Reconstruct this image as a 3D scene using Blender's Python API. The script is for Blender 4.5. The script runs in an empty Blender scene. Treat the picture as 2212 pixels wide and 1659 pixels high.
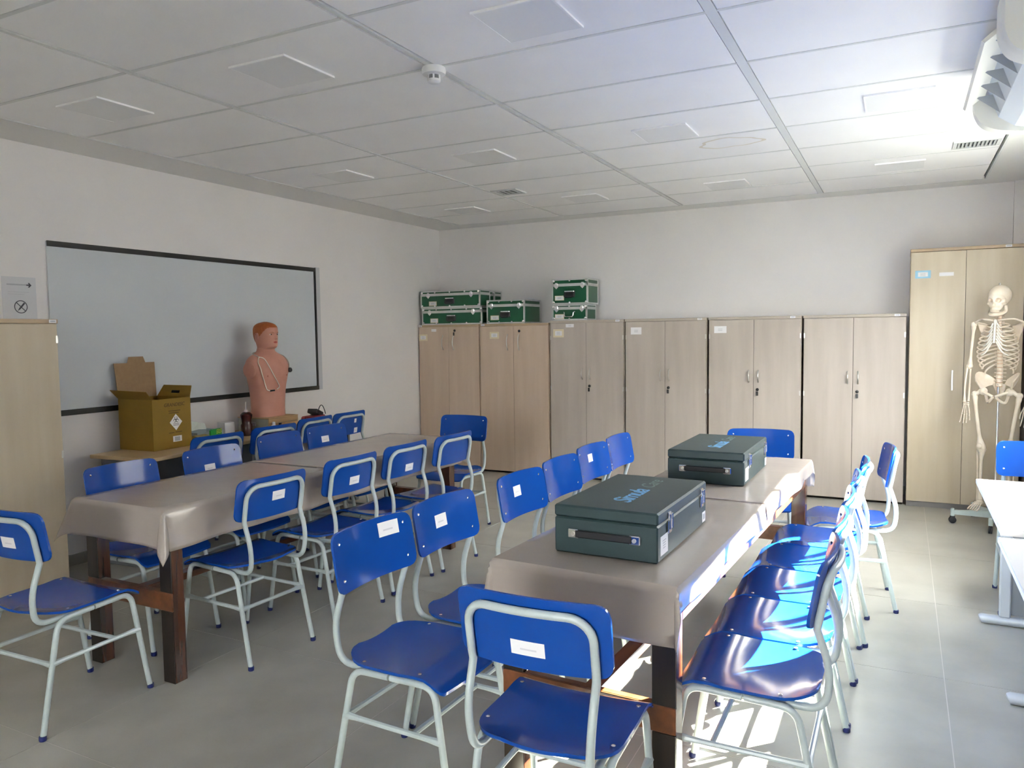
import bpy, bmesh, math, random
from mathutils import Vector, Matrix
random.seed(7)
S = bpy.context.scene
COL = S.collection
PI = math.pi
R_ = math.radians

# ---------------------------------------------------------------- camera
CAM = (1.921, -2.385, 1.52)
right = Vector((0.8899, 0.4556, -0.0127)); fwd = Vector((-0.4549, 0.8881, -0.0658))
fwd.normalize(); right = (right - fwd * right.dot(fwd)).normalized(); up = right.cross(fwd)
cam = bpy.data.cameras.new('camera'); cam.sensor_width = 36.0; cam.lens = 1647.27 / 2212 * 36.0
cam.clip_start = 0.05; cam.clip_end = 200
cam_o = bpy.data.objects.new('camera', cam); COL.objects.link(cam_o)
M = Matrix.Identity(4)
for i in range(3):
    M[i][0] = right[i]; M[i][1] = up[i]; M[i][2] = -fwd[i]; M[i][3] = CAM[i]
cam_o.matrix_world = M
S.camera = cam_o

# ---------------------------------------------------------------- world, sun, exposure
SUN_DIR = Vector((-1.0, -1.25, -0.98)).normalized()
w = bpy.data.worlds.new('world'); S.world = w; w.use_nodes = True
nt = w.node_tree; bg = nt.nodes['Background']
bg.inputs[0].default_value = (0.985, 0.96, 1.0, 1); bg.inputs[1].default_value = 9.4   # bright even haze
sl = bpy.data.lights.new('sun', 'SUN'); sl.energy = 54.0; sl.angle = R_(0.55); sl.color = (1.0, 0.95, 0.87)
so = bpy.data.objects.new('sun', sl); COL.objects.link(so)
so.rotation_euler = SUN_DIR.to_track_quat('-Z', 'Y').to_euler()
S.view_settings.view_transform = 'Standard'; S.view_settings.look = 'None'
S.view_settings.gamma = 1.0; S.view_settings.use_curve_mapping = False
S.view_settings.exposure = 2.62
S.cycles.use_denoising = True
S.cycles.max_bounces = 14; S.cycles.diffuse_bounces = 8; S.cycles.glossy_bounces = 6
S.cycles.transparent_max_bounces = 12; S.cycles.sample_clamp_indirect = 8.0
S.cycles.caustics_reflective = False; S.cycles.caustics_refractive = False

# ---------------------------------------------------------------- materials
MATS = {}
def principled(name, color, rough=0.5, metal=0.0, spec=0.5, coat=0.0):
    if name in MATS: return MATS[name]
    m = bpy.data.materials.new(name); m.use_nodes = True
    p = m.node_tree.nodes['Principled BSDF']
    p.inputs['Base Color'].default_value = (*color, 1); p.inputs['Roughness'].default_value = rough
    p.inputs['Metallic'].default_value = metal; p.inputs['Specular IOR Level'].default_value = spec
    p.inputs['Coat Weight'].default_value = coat; p.inputs['Coat Roughness'].default_value = 0.08
    MATS[name] = m
    return m
def mottled(name, c1, c2, rough=0.5, scale=(4, 4, 4), detail=4.0, metal=0.0, spec=0.5, coat=0.0, bump=0.0, bscale=None, lo=0.35, hi=0.65, rvar=0.0):
    """two tones mixed by stretched noise in object space, with optional bump"""
    if name in MATS: return MATS[name]
    m = principled(name, c1, rough, metal, spec, coat)
    t = m.node_tree; p = t.nodes['Principled BSDF']
    tc = t.nodes.new('ShaderNodeTexCoord'); mp = t.nodes.new('ShaderNodeMapping')
    mp.inputs['Scale'].default_value = scale
    t.links.new(tc.outputs['Object'], mp.inputs['Vector'])
    n = t.nodes.new('ShaderNodeTexNoise'); n.inputs['Scale'].default_value = 1.0; n.inputs['Detail'].default_value = detail
    t.links.new(mp.outputs[0], n.inputs['Vector'])
    r = t.nodes.new('ShaderNodeValToRGB')
    r.color_ramp.elements[0].position = lo; r.color_ramp.elements[1].position = hi
    r.color_ramp.elements[0].color = (*c1, 1); r.color_ramp.elements[1].color = (*c2, 1)
    t.links.new(n.outputs['Fac'], r.inputs['Fac']); t.links.new(r.outputs[0], p.inputs['Base Color'])
    if rvar:
        mr = t.nodes.new('ShaderNodeMapRange'); mr.inputs['To Min'].default_value = rough - rvar; mr.inputs['To Max'].default_value = rough + rvar
        t.links.new(n.outputs['Fac'], mr.inputs['Value']); t.links.new(mr.outputs[0], p.inputs['Roughness'])
    if bump:
        b = t.nodes.new('ShaderNodeBump'); b.inputs['Strength'].default_value = bump; b.inputs['Distance'].default_value = 0.01
        if bscale:
            mp2 = t.nodes.new('ShaderNodeMapping'); mp2.inputs['Scale'].default_value = bscale
            t.links.new(tc.outputs['Object'], mp2.inputs['Vector'])
            n2 = t.nodes.new('ShaderNodeTexNoise'); n2.inputs['Scale'].default_value = 1.0; n2.inputs['Detail'].default_value = 3.0
            t.links.new(mp2.outputs[0], n2.inputs['Vector']); t.links.new(n2.outputs['Fac'], b.inputs['Height'])
        else:
            t.links.new(n.outputs['Fac'], b.inputs['Height'])
        t.links.new(b.outputs[0], p.inputs['Normal'])
    return m
def glass_mat(name):
    m = bpy.data.materials.new(name); m.use_nodes = True; t = m.node_tree
    out = t.nodes['Material Output']; t.nodes.remove(t.nodes['Principled BSDF'])
    tr = t.nodes.new('ShaderNodeBsdfTransparent'); tr.inputs[0].default_value = (0.93, 0.96, 0.95, 1)
    gl = t.nodes.new('ShaderNodeBsdfGlossy'); gl.inputs['Roughness'].default_value = 0.02
    lw = t.nodes.new('ShaderNodeLayerWeight'); pw = t.nodes.new('ShaderNodeMath'); pw.operation = 'POWER'; pw.inputs[1].default_value = 5.0
    fr = t.nodes.new('ShaderNodeMath'); fr.operation = 'MULTIPLY_ADD'; fr.inputs[1].default_value = 0.95; fr.inputs[2].default_value = 0.04
    t.links.new(lw.outputs['Facing'], pw.inputs[0]); t.links.new(pw.outputs[0], fr.inputs[0])
    mx = t.nodes.new('ShaderNodeMixShader')
    t.links.new(fr.outputs[0], mx.inputs[0]); t.links.new(tr.outputs[0], mx.inputs[1]); t.links.new(gl.outputs[0], mx.inputs[2])
    t.links.new(mx.outputs[0], out.inputs[0]); return m

WALL = mottled('wall_paint', (0.745, 0.72, 0.715), (0.775, 0.75, 0.745), 0.75, (1.5, 1.5, 1.5), bump=0.03, bscale=(160, 160, 160))
GYPSUM = principled('ceiling_gypsum', (0.80, 0.80, 0.785), 0.75)
TILE = mottled('ceiling_tile', (0.87, 0.87, 0.88), (0.90, 0.90, 0.91), 0.42, (2, 2, 2), bump=0.02, bscale=(90, 90, 90))
TEE = principled('tee_bar_paint', (0.70, 0.715, 0.71), 0.6)
FLOOR = mottled('floor_tile', (0.345, 0.33, 0.28), (0.415, 0.40, 0.345), 0.32, (3.2, 3.2, 3.2), 8.0, spec=0.4, bump=0.02, bscale=(60, 60, 60), rvar=0.06)
GROUT = principled('grout', (0.60, 0.57, 0.52), 0.9)
BLUE = mottled('blue_laminate', (0.006, 0.061, 0.32), (0.007, 0.067, 0.34), 0.12, (6, 6, 6), spec=0.27, bump=0.05, bscale=(9, 9, 9))
TUBE = mottled('tube_paint', (0.44, 0.50, 0.49), (0.47, 0.53, 0.52), 0.28, (20, 20, 20))
RIVET = principled('rivet_metal', (0.75, 0.76, 0.78), 0.25, 0.85)
CAPM = principled('foot_cap_plastic', (0.012, 0.02, 0.11), 0.45)
PAPER = principled('paper_white', (0.80, 0.79, 0.80), 0.7)
PAPERY = principled('paper_cream', (0.72, 0.64, 0.45), 0.7)
PAPERB = principled('paper_lightblue', (0.35, 0.62, 0.78), 0.7)
INK = principled('ink', (0.06, 0.06, 0.08), 0.7)
INKG = principled('ink_grey', (0.42, 0.43, 0.47), 0.7)
CLOTH = mottled('vinyl_cloth', (0.37, 0.315, 0.275), (0.40, 0.345, 0.30), 0.18, (3, 3, 3), spec=0.5, bump=0.20, bscale=(2.2, 7.0, 7.0))
TWOOD = mottled('table_wood', (0.085, 0.026, 0.010), (0.035, 0.010, 0.005), 0.22, (26, 26, 2.2), 6.0, coat=0.5)
TBLACK = mottled('stained_black_wood', (0.010, 0.008, 0.007), (0.022, 0.014, 0.010), 0.3, (30, 30, 3), 5.0)
TWOODX = mottled('table_wood_long', (0.17, 0.055, 0.018), (0.09, 0.027, 0.009), 0.3, (26, 2.2, 26), 6.0, coat=0.3)
CABA = mottled('cabinet_maple', (0.54, 0.41, 0.305), (0.60, 0.47, 0.36), 0.42, (9, 9, 0.9), 7.0)
CABB = mottled('cabinet_pale_maple', (0.42, 0.36, 0.305), (0.48, 0.42, 0.36), 0.42, (9, 9, 0.9), 7.0)
CABC = mottled('cabinet_honey_maple', (0.50, 0.415, 0.29), (0.56, 0.48, 0.355), 0.42, (9, 9, 0.9), 7.0)
CABEDGE = mottled('cabinet_top_maple', (0.42, 0.30, 0.18), (0.47, 0.35, 0.22), 0.42, (0.9, 9, 9), 6.0)
CABEDGEB = mottled('cabinet_top_pale', (0.42, 0.36, 0.29), (0.47, 0.41, 0.34), 0.42, (0.9, 9, 9), 6.0)
GAP = principled('carcass_dark', (0.035, 0.028, 0.022), 0.8)
PLINTH = principled('plinth_grey', (0.20, 0.19, 0.185), 0.6)
STEEL = principled('satin_steel', (0.62, 0.60, 0.56), 0.3, 0.9)
CHROME = principled('chrome', (0.86, 0.86, 0.87), 0.1, 1.0)
ALU = mottled('aluminium_trim', (0.62, 0.63, 0.62), (0.70, 0.71, 0.70), 0.38, (8, 8, 8), metal=0.55)
GREEN = mottled('green_board', (0.006, 0.080, 0.034), (0.008, 0.094, 0.041), 0.3, (5, 5, 5))
BLACK = principled('black_plastic', (0.012, 0.012, 0.013), 0.4)
RUBBER = principled('black_rubber', (0.02, 0.02, 0.022), 0.6)
TEAL = mottled('dark_teal_leatherette', (0.023, 0.046, 0.047), (0.027, 0.053, 0.053), 0.42, (12, 12, 12), bump=0.08, bscale=(320, 320, 320))
LETTER = principled('light_blue_lettering', (0.16, 0.42, 0.72), 0.5)
LETTERG = principled('grey_green_lettering', (0.16, 0.24, 0.22), 0.5)
BOARD = mottled('whiteboard_film', (0.56, 0.59, 0.62), (0.58, 0.61, 0.64), 0.55, (1, 1, 1))
BLKTRIM = principled('black_trim', (0.010, 0.010, 0.011), 0.5)
WHTRIM = principled('white_trim', (0.78, 0.78, 0.79), 0.5)
SKIN = mottled('manikin_skin', (0.54, 0.245, 0.18), (0.58, 0.27, 0.20), 0.5, (14, 14, 14))
HAIR = mottled('painted_hair', (0.36, 0.085, 0.018), (0.44, 0.12, 0.028), 0.55, (60, 60, 14))
LIP = principled('lip_paint', (0.42, 0.07, 0.05), 0.45)
EYEW = principled('eye_white', (0.70, 0.66, 0.62), 0.3)
EYED = principled('eye_brown', (0.05, 0.025, 0.015), 0.25)
BONE = mottled('bone_plastic', (0.74, 0.63, 0.50), (0.80, 0.71, 0.59), 0.45, (18, 18, 18))
CARD = mottled('yellow_card', (0.245, 0.145, 0.013), (0.275, 0.165, 0.018), 0.65, (7, 7, 7))
CARDIN = mottled('kraft_inside', (0.30, 0.19, 0.10), (0.33, 0.215, 0.115), 0.8, (30, 30, 30))
DESKB = mottled('beech_top', (0.52, 0.37, 0.20), (0.58, 0.43, 0.25), 0.4, (9, 0.9, 9), 6.0)
DESKW = principled('white_laminate', (0.70, 0.69, 0.66), 0.35)
DESKE = principled('desk_edge_band', (0.62, 0.58, 0.52), 0.5)
GREYM = principled('grey_metal', (0.40, 0.42, 0.44), 0.4, 0.2)
GREYD = principled('dark_grey_metal', (0.17, 0.18, 0.19), 0.5, 0.1)
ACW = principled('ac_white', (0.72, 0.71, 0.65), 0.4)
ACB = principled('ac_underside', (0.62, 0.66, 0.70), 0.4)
GLASS = glass_mat('window_glass')
FRAME = principled('window_frame_alu', (0.70, 0.71, 0.72), 0.4, 0.3)
GROUND = mottled('outdoor_paving', (0.13, 0.13, 0.115), (0.17, 0.17, 0.15), 0.9, (0.6, 0.6, 0.6))

# ---------------------------------------------------------------- mesh helpers
class MB:
    def __init__(self): self.v = []; self.f = []
    def add(self, vs, fs):
        o = len(self.v); self.v += [tuple(p) for p in vs]; self.f += [tuple(i + o for i in q) for q in fs]; return self
    def box(self, x0, x1, y0, y1, z0, z1):
        return self.add([(x0,y0,z0),(x1,y0,z0),(x1,y1,z0),(x0,y1,z0),(x0,y0,z1),(x1,y0,z1),(x1,y1,z1),(x0,y1,z1)],
                        [(0,3,2,1),(4,5,6,7),(0,1,5,4),(1,2,6,5),(2,3,7,6),(3,0,4,7)])
    def rbox(self, x0, x1, y0, y1, z0, z1, b=0.004, seg=1):
        bm = bmesh.new()
        vs = [bm.verts.new(p) for p in [(x0,y0,z0),(x1,y0,z0),(x1,y1,z0),(x0,y1,z0),(x0,y0,z1),(x1,y0,z1),(x1,y1,z1),(x0,y1,z1)]]
        for q in [(0,3,2,1),(4,5,6,7),(0,1,5,4),(1,2,6,5),(2,3,7,6),(3,0,4,7)]: bm.faces.new([vs[i] for i in q])
        b = min(b, 0.49*min(abs(x1-x0), abs(y1-y0), abs(z1-z0)))
        bmesh.ops.bevel(bm, geom=bm.edges[:], offset=b, segments=seg, profile=0.5, affect='EDGES')
        bm.verts.index_update()
        self.add([v.co[:] for v in bm.verts], [[v.index for v in f.verts] for f in bm.faces]); bm.free(); return self
    def ring_loft(self, rings, cap0=True, cap1=True, closed=False):
        n = len(rings[0]); o = len(self.v)
        for r in rings: self.v += [tuple(p) for p in r]
        m = len(rings)
        for i in range(m if closed else m - 1):
            a = o + i*n; b = o + ((i+1) % m)*n
            for j in range(n):
                k = (j+1) % n
                self.f.append((a+j, a+k, b+k, b+j))
        if not closed:
            if cap0: self.f.append(tuple(o + j for j in range(n))[::-1])
            if cap1: self.f.append(tuple(o + (m-1)*n + j for j in range(n)))
        return self
    def tube(self, pts, r, seg=8, closed=False, squash=None):
        P = [Vector(p) for p in pts]; n = len(P)
        rad = r if isinstance(r, (list, tuple)) else [r]*n
        T = []
        for i in range(n):
            if closed: d = P[(i+1) % n] - P[i-1]
            else: d = P[min(i+1, n-1)] - P[max(i-1, 0)]
            T.append(d.normalized() if d.length > 1e-9 else Vector((0,0,1)))
        ref = Vector((0,0,1)) if abs(T[0].z) < 0.9 else Vector((1,0,0))
        N = (ref - T[0]*ref.dot(T[0])).normalized(); rings = []
        for i in range(n):
            N = (N - T[i]*N.dot(T[i]))
            if N.length < 1e-6: N = T[i].orthogonal()
            N.normalize(); B = T[i].cross(N)
            sq = squash[i] if squash else 1.0
            rings.append([P[i] + (N*math.cos(a)*sq + B*math.sin(a))*rad[i] for a in [2*PI*k/seg for k in range(seg)]])
        return self.ring_loft(rings, closed=closed)
    def lathe(self, prof, seg=16, c=(0,0,0), axis='z', cap0=True, cap1=True):
        rings = []
        for r, h in prof:
            ring = []
            for k in range(seg):
                a = 2*PI*k/seg; x, y = r*math.cos(a), r*math.sin(a)
                p = (x, y, h) if axis == 'z' else ((x, h, -y) if axis == 'y' else (h, x, y))
                ring.append((p[0]+c[0], p[1]+c[1], p[2]+c[2]))
            rings.append(ring)
        return self.ring_loft(rings, cap0, cap1)
    def ellipsoid(self, c, r, seg=14, rows=9, rot=None):
        rings = []
        for i in range(rows+1):
            t = PI*(i+0.02*(1 if i == 0 else (-1 if i == rows else 0)))/rows
            ring = []
            for k in range(seg):
                a = 2*PI*k/seg
                p = Vector((r[0]*math.sin(t)*math.cos(a), r[1]*math.sin(t)*math.sin(a), -r[2]*math.cos(t)))
                if rot: p = rot @ p
                ring.append(p + Vector(c))
            rings.append(ring)
        return self.ring_loft(rings)
    def prism(self, poly, lo, hi, axis='y'):
        def P(a, b, h): return (a, h, b) if axis == 'y' else ((h, a, b) if axis == 'x' else (a, b, h))
        n = len(poly); r0 = [P(a, b, lo) for a, b in poly]; r1 = [P(a, b, hi) for a, b in poly]
        return self.ring_loft([r0, r1])
    def xform(self, Mx): self.v = [tuple(Mx @ Vector(p)) for p in self.v]; return self
    def mesh(self, name, mat, smooth=False, fixn=True):
        me = bpy.data.meshes.new(name); me.from_pydata(self.v, [], self.f)
        if fixn:
            bm = bmesh.new(); bm.from_mesh(me); bmesh.ops.recalc_face_normals(bm, faces=bm.faces[:]); bm.to_mesh(me); bm.free()
        if mat: me.materials.append(mat)
        if smooth:
            me.polygons.foreach_set('use_smooth', [True]*len(me.polygons))
            try: me.set_sharp_from_angle(angle=R_(40))
            except Exception: pass
        me.update(); return me
    def build(self, name, mat, parent=None, smooth=False, loc=(0,0,0), rot=(0,0,0), fixn=True):
        return put(name, self.mesh(name, mat, smooth, fixn), parent, loc, rot)
def put(name, me, parent=None, loc=(0,0,0), rot=(0,0,0)):
    o = bpy.data.objects.new(name, me); COL.objects.link(o); o.location = loc; o.rotation_euler = rot
    if parent: o.parent = parent
    return o
def tag(o, label, cat, group=None):
    o['label'] = label; o['category'] = cat
    if group: o['group'] = group
    return o
def thing(name, label, cat, loc=(0,0,0), rz=0.0, group=None):
    o = bpy.data.objects.new(name, None); COL.objects.link(o); o.location = loc; o.rotation_euler = (0,0,rz)
    o.empty_display_size = 0.1
    return tag(o, label, cat, group)
def struct(o): o['kind'] = 'structure'; return o
def B(name, mat, parent, x0, x1, y0, y1, z0, z1, bev=0.0, loc=(0,0,0), rot=(0,0,0)):
    m = MB()
    if bev: m.rbox(x0,x1,y0,y1,z0,z1,bev)
    else: m.box(x0,x1,y0,y1,z0,z1)
    return m.build(name, mat, parent, False, loc, rot)
def fillet(pts, rad, n=5):
    P = [Vector(p) for p in pts]; out = [P[0]]
    for i in range(1, len(P)-1):
        a = (P[i-1]-P[i]); b = (P[i+1]-P[i]); r = rad[i] if isinstance(rad, (list, tuple)) else rad
        d = min(r, 0.49*a.length, 0.49*b.length); p0 = P[i]+a.normalized()*d; p1 = P[i]+b.normalized()*d
        for k in range(n+1):
            t = k/n; out.append(p0*(1-t)**2 + P[i]*2*t*(1-t) + p1*t*t)
    out.append(P[-1]); return out
def text_mesh(s, size, mat, name, shear=0.0, extrude=0.0004, align='CENTER', bold=0.0, space=1.0):
    c = bpy.data.curves.new('txt', 'FONT'); c.body = s; c.size = size; c.align_x = align; c.align_y = 'CENTER'
    c.shear = shear; c.extrude = extrude; c.offset = bold; c.resolution_u = 3; c.space_character = space
    o = bpy.data.objects.new('txt', c); COL.objects.link(o)
    bpy.context.view_layer.update()
    me = bpy.data.meshes.new_from_object(o.evaluated_get(bpy.context.evaluated_depsgraph_get()))
    bpy.data.objects.remove(o); bpy.data.curves.remove(c)
    me.name = name; me.materials.clear(); me.materials.append(mat); return me
# ---------------------------------------------------------------- room shell
XL, XR, YB, YF, ZC, ZB = -3.03, 2.82, 5.42, -6.2, 2.73, 2.757
WT = 0.12
fl = struct(B('floor', GROUT, None, XL-WT, XR+WT, YF-WT, YB+WT, -0.12, -0.0012))
xs = [XL] + [-0.95+1.02*k for k in range(-2, 4) if XL+0.02 < -0.95+1.02*k < XR] + [XR]
ys = [YF] + [0.31+1.02*k for k in range(-7, 6) if YF+0.02 < 0.31+1.02*k < YB-0.03] + [YB]
for i in range(len(xs)-1):
    for j in range(len(ys)-1):
        g = 0.0018
        B('floor_tile', FLOOR, fl, xs[i]+g, xs[i+1]-g, ys[j]+g, ys[j+1]-g, -0.012, 0.0)
struct(B('wall_left', WALL, None, XL-WT, XL, YF-WT, YB+WT, -0.1, 2.9))
struct(B('wall_back', WALL, None, XL, XR, YB, YB+WT, -0.1, 2.9))
SILL, HEAD = 1.2, 2.288
W1 = (1.66, 3.55)
m = MB()
m.box(XR, XR+WT, YF-WT, W1[0], -0.1, 2.9).box(XR, XR+WT, W1[1], YB+WT, -0.1, 2.9)
for a, b in (W1,): m.box(XR, XR+WT, a, b, -0.1, SILL).box(XR, XR+WT, a, b, HEAD, 2.9)
struct(m.build('wall_right', WALL))
FX = (0.45, 2.4)
m = MB(); m.box(XL, FX[0], YF-WT, YF, -0.1, 2.9).box(FX[1], XR, YF-WT, YF, -0.1, 2.9).box(FX[0], FX[1], YF-WT, YF, -0.1, SILL).box(FX[0], FX[1], YF-WT, YF, HEAD, 2.9)
struct(m.build('wall_front', WALL))
struct(B('trim_1', WALL, None, 2.742, XR, 5.385, YB, 0.0, 2.79)).name = 'trim_1'
def window(name, a0, a1, n, place):
    # built as if in a wall lying along local y, inner face at local x = 0, outdoors towards +x
    x0, x1 = 0.045, 0.095
    fr = MB(); t = 0.035
    fr.box(x0,x1,a0,a1,SILL,SILL+t).box(x0,x1,a0,a1,HEAD-t,HEAD).box(x0,x1,a0,a0+t,SILL+t,HEAD-t).box(x0,x1,a1-t,a1,SILL+t,HEAD-t)
    wdw = struct(fr.build(name, FRAME, None, False, place[0], (0, 0, place[1])))
    wd = (a1-a0-2*t)/n
    for i in range(1, n): B('mullion', FRAME, wdw, x0+0.008, x1-0.008, a0+t+i*wd-0.014, a0+t+i*wd+0.014, SILL+t, HEAD-t)
    for i in range(n):
        B('glass_pane', GLASS, wdw, x0+0.022, x0+0.026, a0+t+i*wd+0.014*(i > 0), a0+t+(i+1)*wd-0.014*(i < n-1), SILL+t, HEAD-t)
    B('window_sill', principled('sill_granite', (0.30, 0.30, 0.29), 0.4), wdw, -0.02, 0.045, a0+0.005, a1-0.005, SILL, SILL+0.012, 0.003)
window('window_1', W1[0], W1[1], 4, ((XR, 0, 0), 0.0))
window('window_2', FX[0], FX[1], 4, ((0, YF, 0), -PI/2))
struct(B('baseboard_left', FLOOR, None, XL, XL+0.012, YF, YB, 0.0, 0.075))
struct(B('baseboard_back', FLOOR, None, XL+0.012, XR, YB-0.012, YB, 0.0, 0.075))
struct(B('wall_sky_blocker', principled('sky_blocker_grey', (0.34, 0.33, 0.30), 0.9), None, 9.5, 10.0, -30, 40, -0.5, 4.7))  # unseen wall added to block low sky light through the side window
struct(B('ground', GROUND, None, -60, 80, -60, 60, -0.6, -0.5))
# ceiling: slab, gypsum border, tee grid and lay-in tiles
ce = struct(B('ceiling', GYPSUM, None, XL-WT, XR+WT, YF-WT, YB+WT, 2.80, 2.92))
GX = [-2.5, -1.25, 0.0, 1.25, 2.5]; GY = [0.625*k for k in range(-9, 9)]
bd = MB()
bd.box(XL, GX[0]-0.008, YF, YB, ZB, 2.80).box(GX[-1]+0.008, XR, YF, YB, ZB, 2.80)
bd.box(GX[0]-0.008, GX[-1]+0.008, GY[-1]+0.008, YB, ZB, 2.80).box(GX[0]-0.008, GX[-1]+0.008, YF, GY[0]-0.008, ZB, 2.80)
bd.build('border_panel', GYPSUM, ce)
for i, gx in enumerate(GX):
    hw = 0.021 if i == 3 else (0.007 if i in (0, 4) else 0.011)
    B('tee_bar', TEE, ce, gx-hw, gx+hw, GY[0], GY[-1], ZC, ZC+0.03)
for gy in GY:
    for i in range(4): B('cross_tee', TEE, ce, GX[i]+0.022, GX[i+1]-0.022, gy-0.009, gy+0.009, ZC+0.0005, ZC+0.03)
for i in range(4):
    for j in range(len(GY)-1):
        o = B('ceiling_tile', TILE, ce, -0.6, 0.6, -0.301, 0.301, 0.0, 0.014, 0.0, ((GX[i]+GX[i+1])/2, (GY[j]+GY[j+1])/2, ZC+0.0018+random.uniform(0, 0.001)))
        o.rotation_euler = (random.uniform(-1, 1)*0.0015, 0, 0)
# ---------------------------------------------------------------- ceiling fittings
def panel_light(x, y, label):
    t = thing('ceiling_light', label, 'ceiling light', (x, y, ZC+0.0015), 0, 'square flush ceiling lights')
    s = 0.165
    f = MB(); h = -0.009
    f.box(-s,s,-s,-s+0.008,h,0).box(-s,s,s-0.008,s,h,0).box(-s,-s+0.008,-s+0.008,s-0.008,h,0).box(s-0.008,s,-s+0.008,s-0.008,h,0)
    f.build('frame', TILE, t)
    B('diffuser', LDIFF, t, -s+0.008, s-0.008, -s+0.008, s-0.008, -0.008, -0.002)
LDIFF = principled('light_diffuser', (0.79, 0.80, 0.81), 0.35)
LT_LABELS = {(-1.85, 0.31): 'square ceiling light panel, furthest left in the picture', (-0.63, 0.33): 'square ceiling light panel left of the smoke detector',
 (0.61, 0.35): 'large square ceiling light panel cut by the top edge of the photo', (-1.88, 2.27): 'square ceiling light panel above the bare wall right of the whiteboard',
 (-0.65, 2.26): 'square ceiling light panel left of the water-stained tile row, before the small vent', (0.61, 2.27): 'square ceiling light panel beside the faint water stain',
 (1.88, 2.22): 'square ceiling light panel left of the air conditioner', (-1.89, 4.15): 'small square ceiling light panel in the back left corner',
 (-0.64, 4.11): 'small square ceiling light panel just behind the grey centre vent', (0.61, 4.14): 'small square ceiling light panel in the back row, above the pale cabinets',
 (1.88, 4.08): 'square ceiling light panel in the back row, below the right-hand air vent'}
for (x, y), lab in LT_LABELS.items(): panel_light(x, y, lab)
# faint dried water ring on a ceiling tile
STAIN = principled('water_stain', (0.74, 0.69, 0.60), 0.5)
nr_ = 40; V = []
for k in range(nr_):
    a = 2*PI*k/nr_; q = 1+0.10*math.sin(3*a+0.6)+0.05*math.sin(7*a)
    for rr in (0.88, 1.0): V.append((0.905+0.20*rr*q*math.cos(a), 2.72+0.13*rr*q*math.sin(a), ZC+0.0009))
MB().add(V, [(2*k, 2*k+1, (2*k+3) % (2*nr_), (2*k+2) % (2*nr_)) for k in range(nr_)]).build('water_stain', STAIN, ce)
def vent(x, y, wx, wy, label, n):
    t = thing('air_vent', label, 'air vent', (x, y, ZC+0.0035), 0, 'ceiling air vents')
    f = MB(); b = 0.022; h = -0.012
    f.box(-wx,wx,-wy,-wy+b,h,0).box(-wx,wx,wy-b,wy,h,0).box(-wx,-wx+b,-wy+b,wy-b,h,0).box(wx-b,wx,-wy+b,wy-b,h,0)
    f.build('frame', principled('vent_frame', (0.58, 0.60, 0.60), 0.45), t)
    B('backing', principled('vent_dark', (0.10, 0.11, 0.11), 0.7), t, -wx+b, wx-b, -wy+b, wy-b, -0.003, -0.001)
    for k in range(n):
        xx = -wx+b+(k+0.5)*(2*wx-2*b)/n
        B('slat', principled('vent_slat', (0.42, 0.44, 0.44), 0.5), t, xx-0.006, xx+0.006, -wy+b, wy-b, -0.011, -0.0035)
vent(2.33, 3.55, 0.135, 0.105, 'white slotted air vent in the ceiling by the air conditioner', 10)
vent(-1.10, 3.49, 0.12, 0.105, 'grey slotted air vent in the middle of the back ceiling', 4)
sd = thing('smoke_detector', 'round white smoke detector hanging under the ceiling grid', 'smoke detector', (0.0, 0.625, ZC))
MB().lathe([(0.052, 0), (0.055, -0.012), (0.052, -0.03), (0.03, -0.034)], 28).build('base', WHTRIM, sd, True)
MB().lathe([(0.026, -0.034), (0.028, -0.052)], 20).build('chamber', GREYD, sd, True)
mm = MB()
for k in range(6):
    a = 2*PI*k/6; mm.add(*[(lambda bb: (bb.v, bb.f))(MB().box(0.026, 0.031, -0.004, 0.004, -0.053, -0.033).xform(Matrix.Rotation(a, 4, 'Z')))][0])
mm.build('rib', WHTRIM, sd)
MB().lathe([(0.031, -0.052), (0.030, -0.062), (0.022, -0.068)], 20).build('cap', WHTRIM, sd, True)
# air conditioner under the ceiling at the right wall (profile in x-z, extruded along y)
ac = thing('air_conditioner', 'white ceiling-mounted split air conditioner with an open front flap', 'air conditioner', (2.2, 0.8, 2.44))
prof = [(0.10, 0.06), (0.165, 0.012), (0.22, 0.0), (0.62, 0.0), (0.62, 0.27), (0.06, 0.27), (0.02, 0.22), (0.05, 0.20)]
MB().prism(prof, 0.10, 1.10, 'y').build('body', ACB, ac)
def capprof(e): return [(0.0-e, 0.10), (0.03, 0.035-e), (0.10, 0.0-e), (0.22, -0.018-e), (0.62, -0.018-e), (0.62, 0.285), (0.05, 0.285), (0.0-e, 0.24)]
def rounded(poly, r, n=5):
    P = [Vector((a, b, 0)) for a, b in poly]; out = []
    for i in range(len(P)):
        a, b, c = P[i-1], P[i], P[(i+1) % len(P)]
        u = (a-b); v = (c-b); d = min(r, 0.45*u.length, 0.45*v.length)
        p0 = b+u.normalized()*d; p1 = b+v.normalized()*d
        for k in range(n+1):
            t = k/n; q = p0*(1-t)**2+b*2*t*(1-t)+p1*t*t; out.append((q.x, q.y))
    return out
cp = rounded(capprof(0.0), 0.05)
def endcap(y0, y1, inset_first):
    cx = sum(p[0] for p in cp)/len(cp); cz = sum(p[1] for p in cp)/len(cp)
    def ring(y, s): return [(cx+(a-cx)*s, y, cz+(b-cz)*s) for a, b in cp]
    rs = [ring(y0, 0.93), ring(y0+(y1-y0)*0.12, 0.975), ring(y0+(y1-y0)*0.3, 1.0), ring(y1, 1.0)] 
    MB().ring_loft(rs).build('end_cap', ACW, ac, True)
endcap(0.0, 0.11, True); endcap(1.2, 1.09, True)
MB().prism([(-0.045, 0.115), (-0.035, 0.105), (0.045, 0.165), (0.05, 0.185), (0.035, 0.18)], 0.115, 1.085, 'y').build('flap', ACW, ac)
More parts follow.
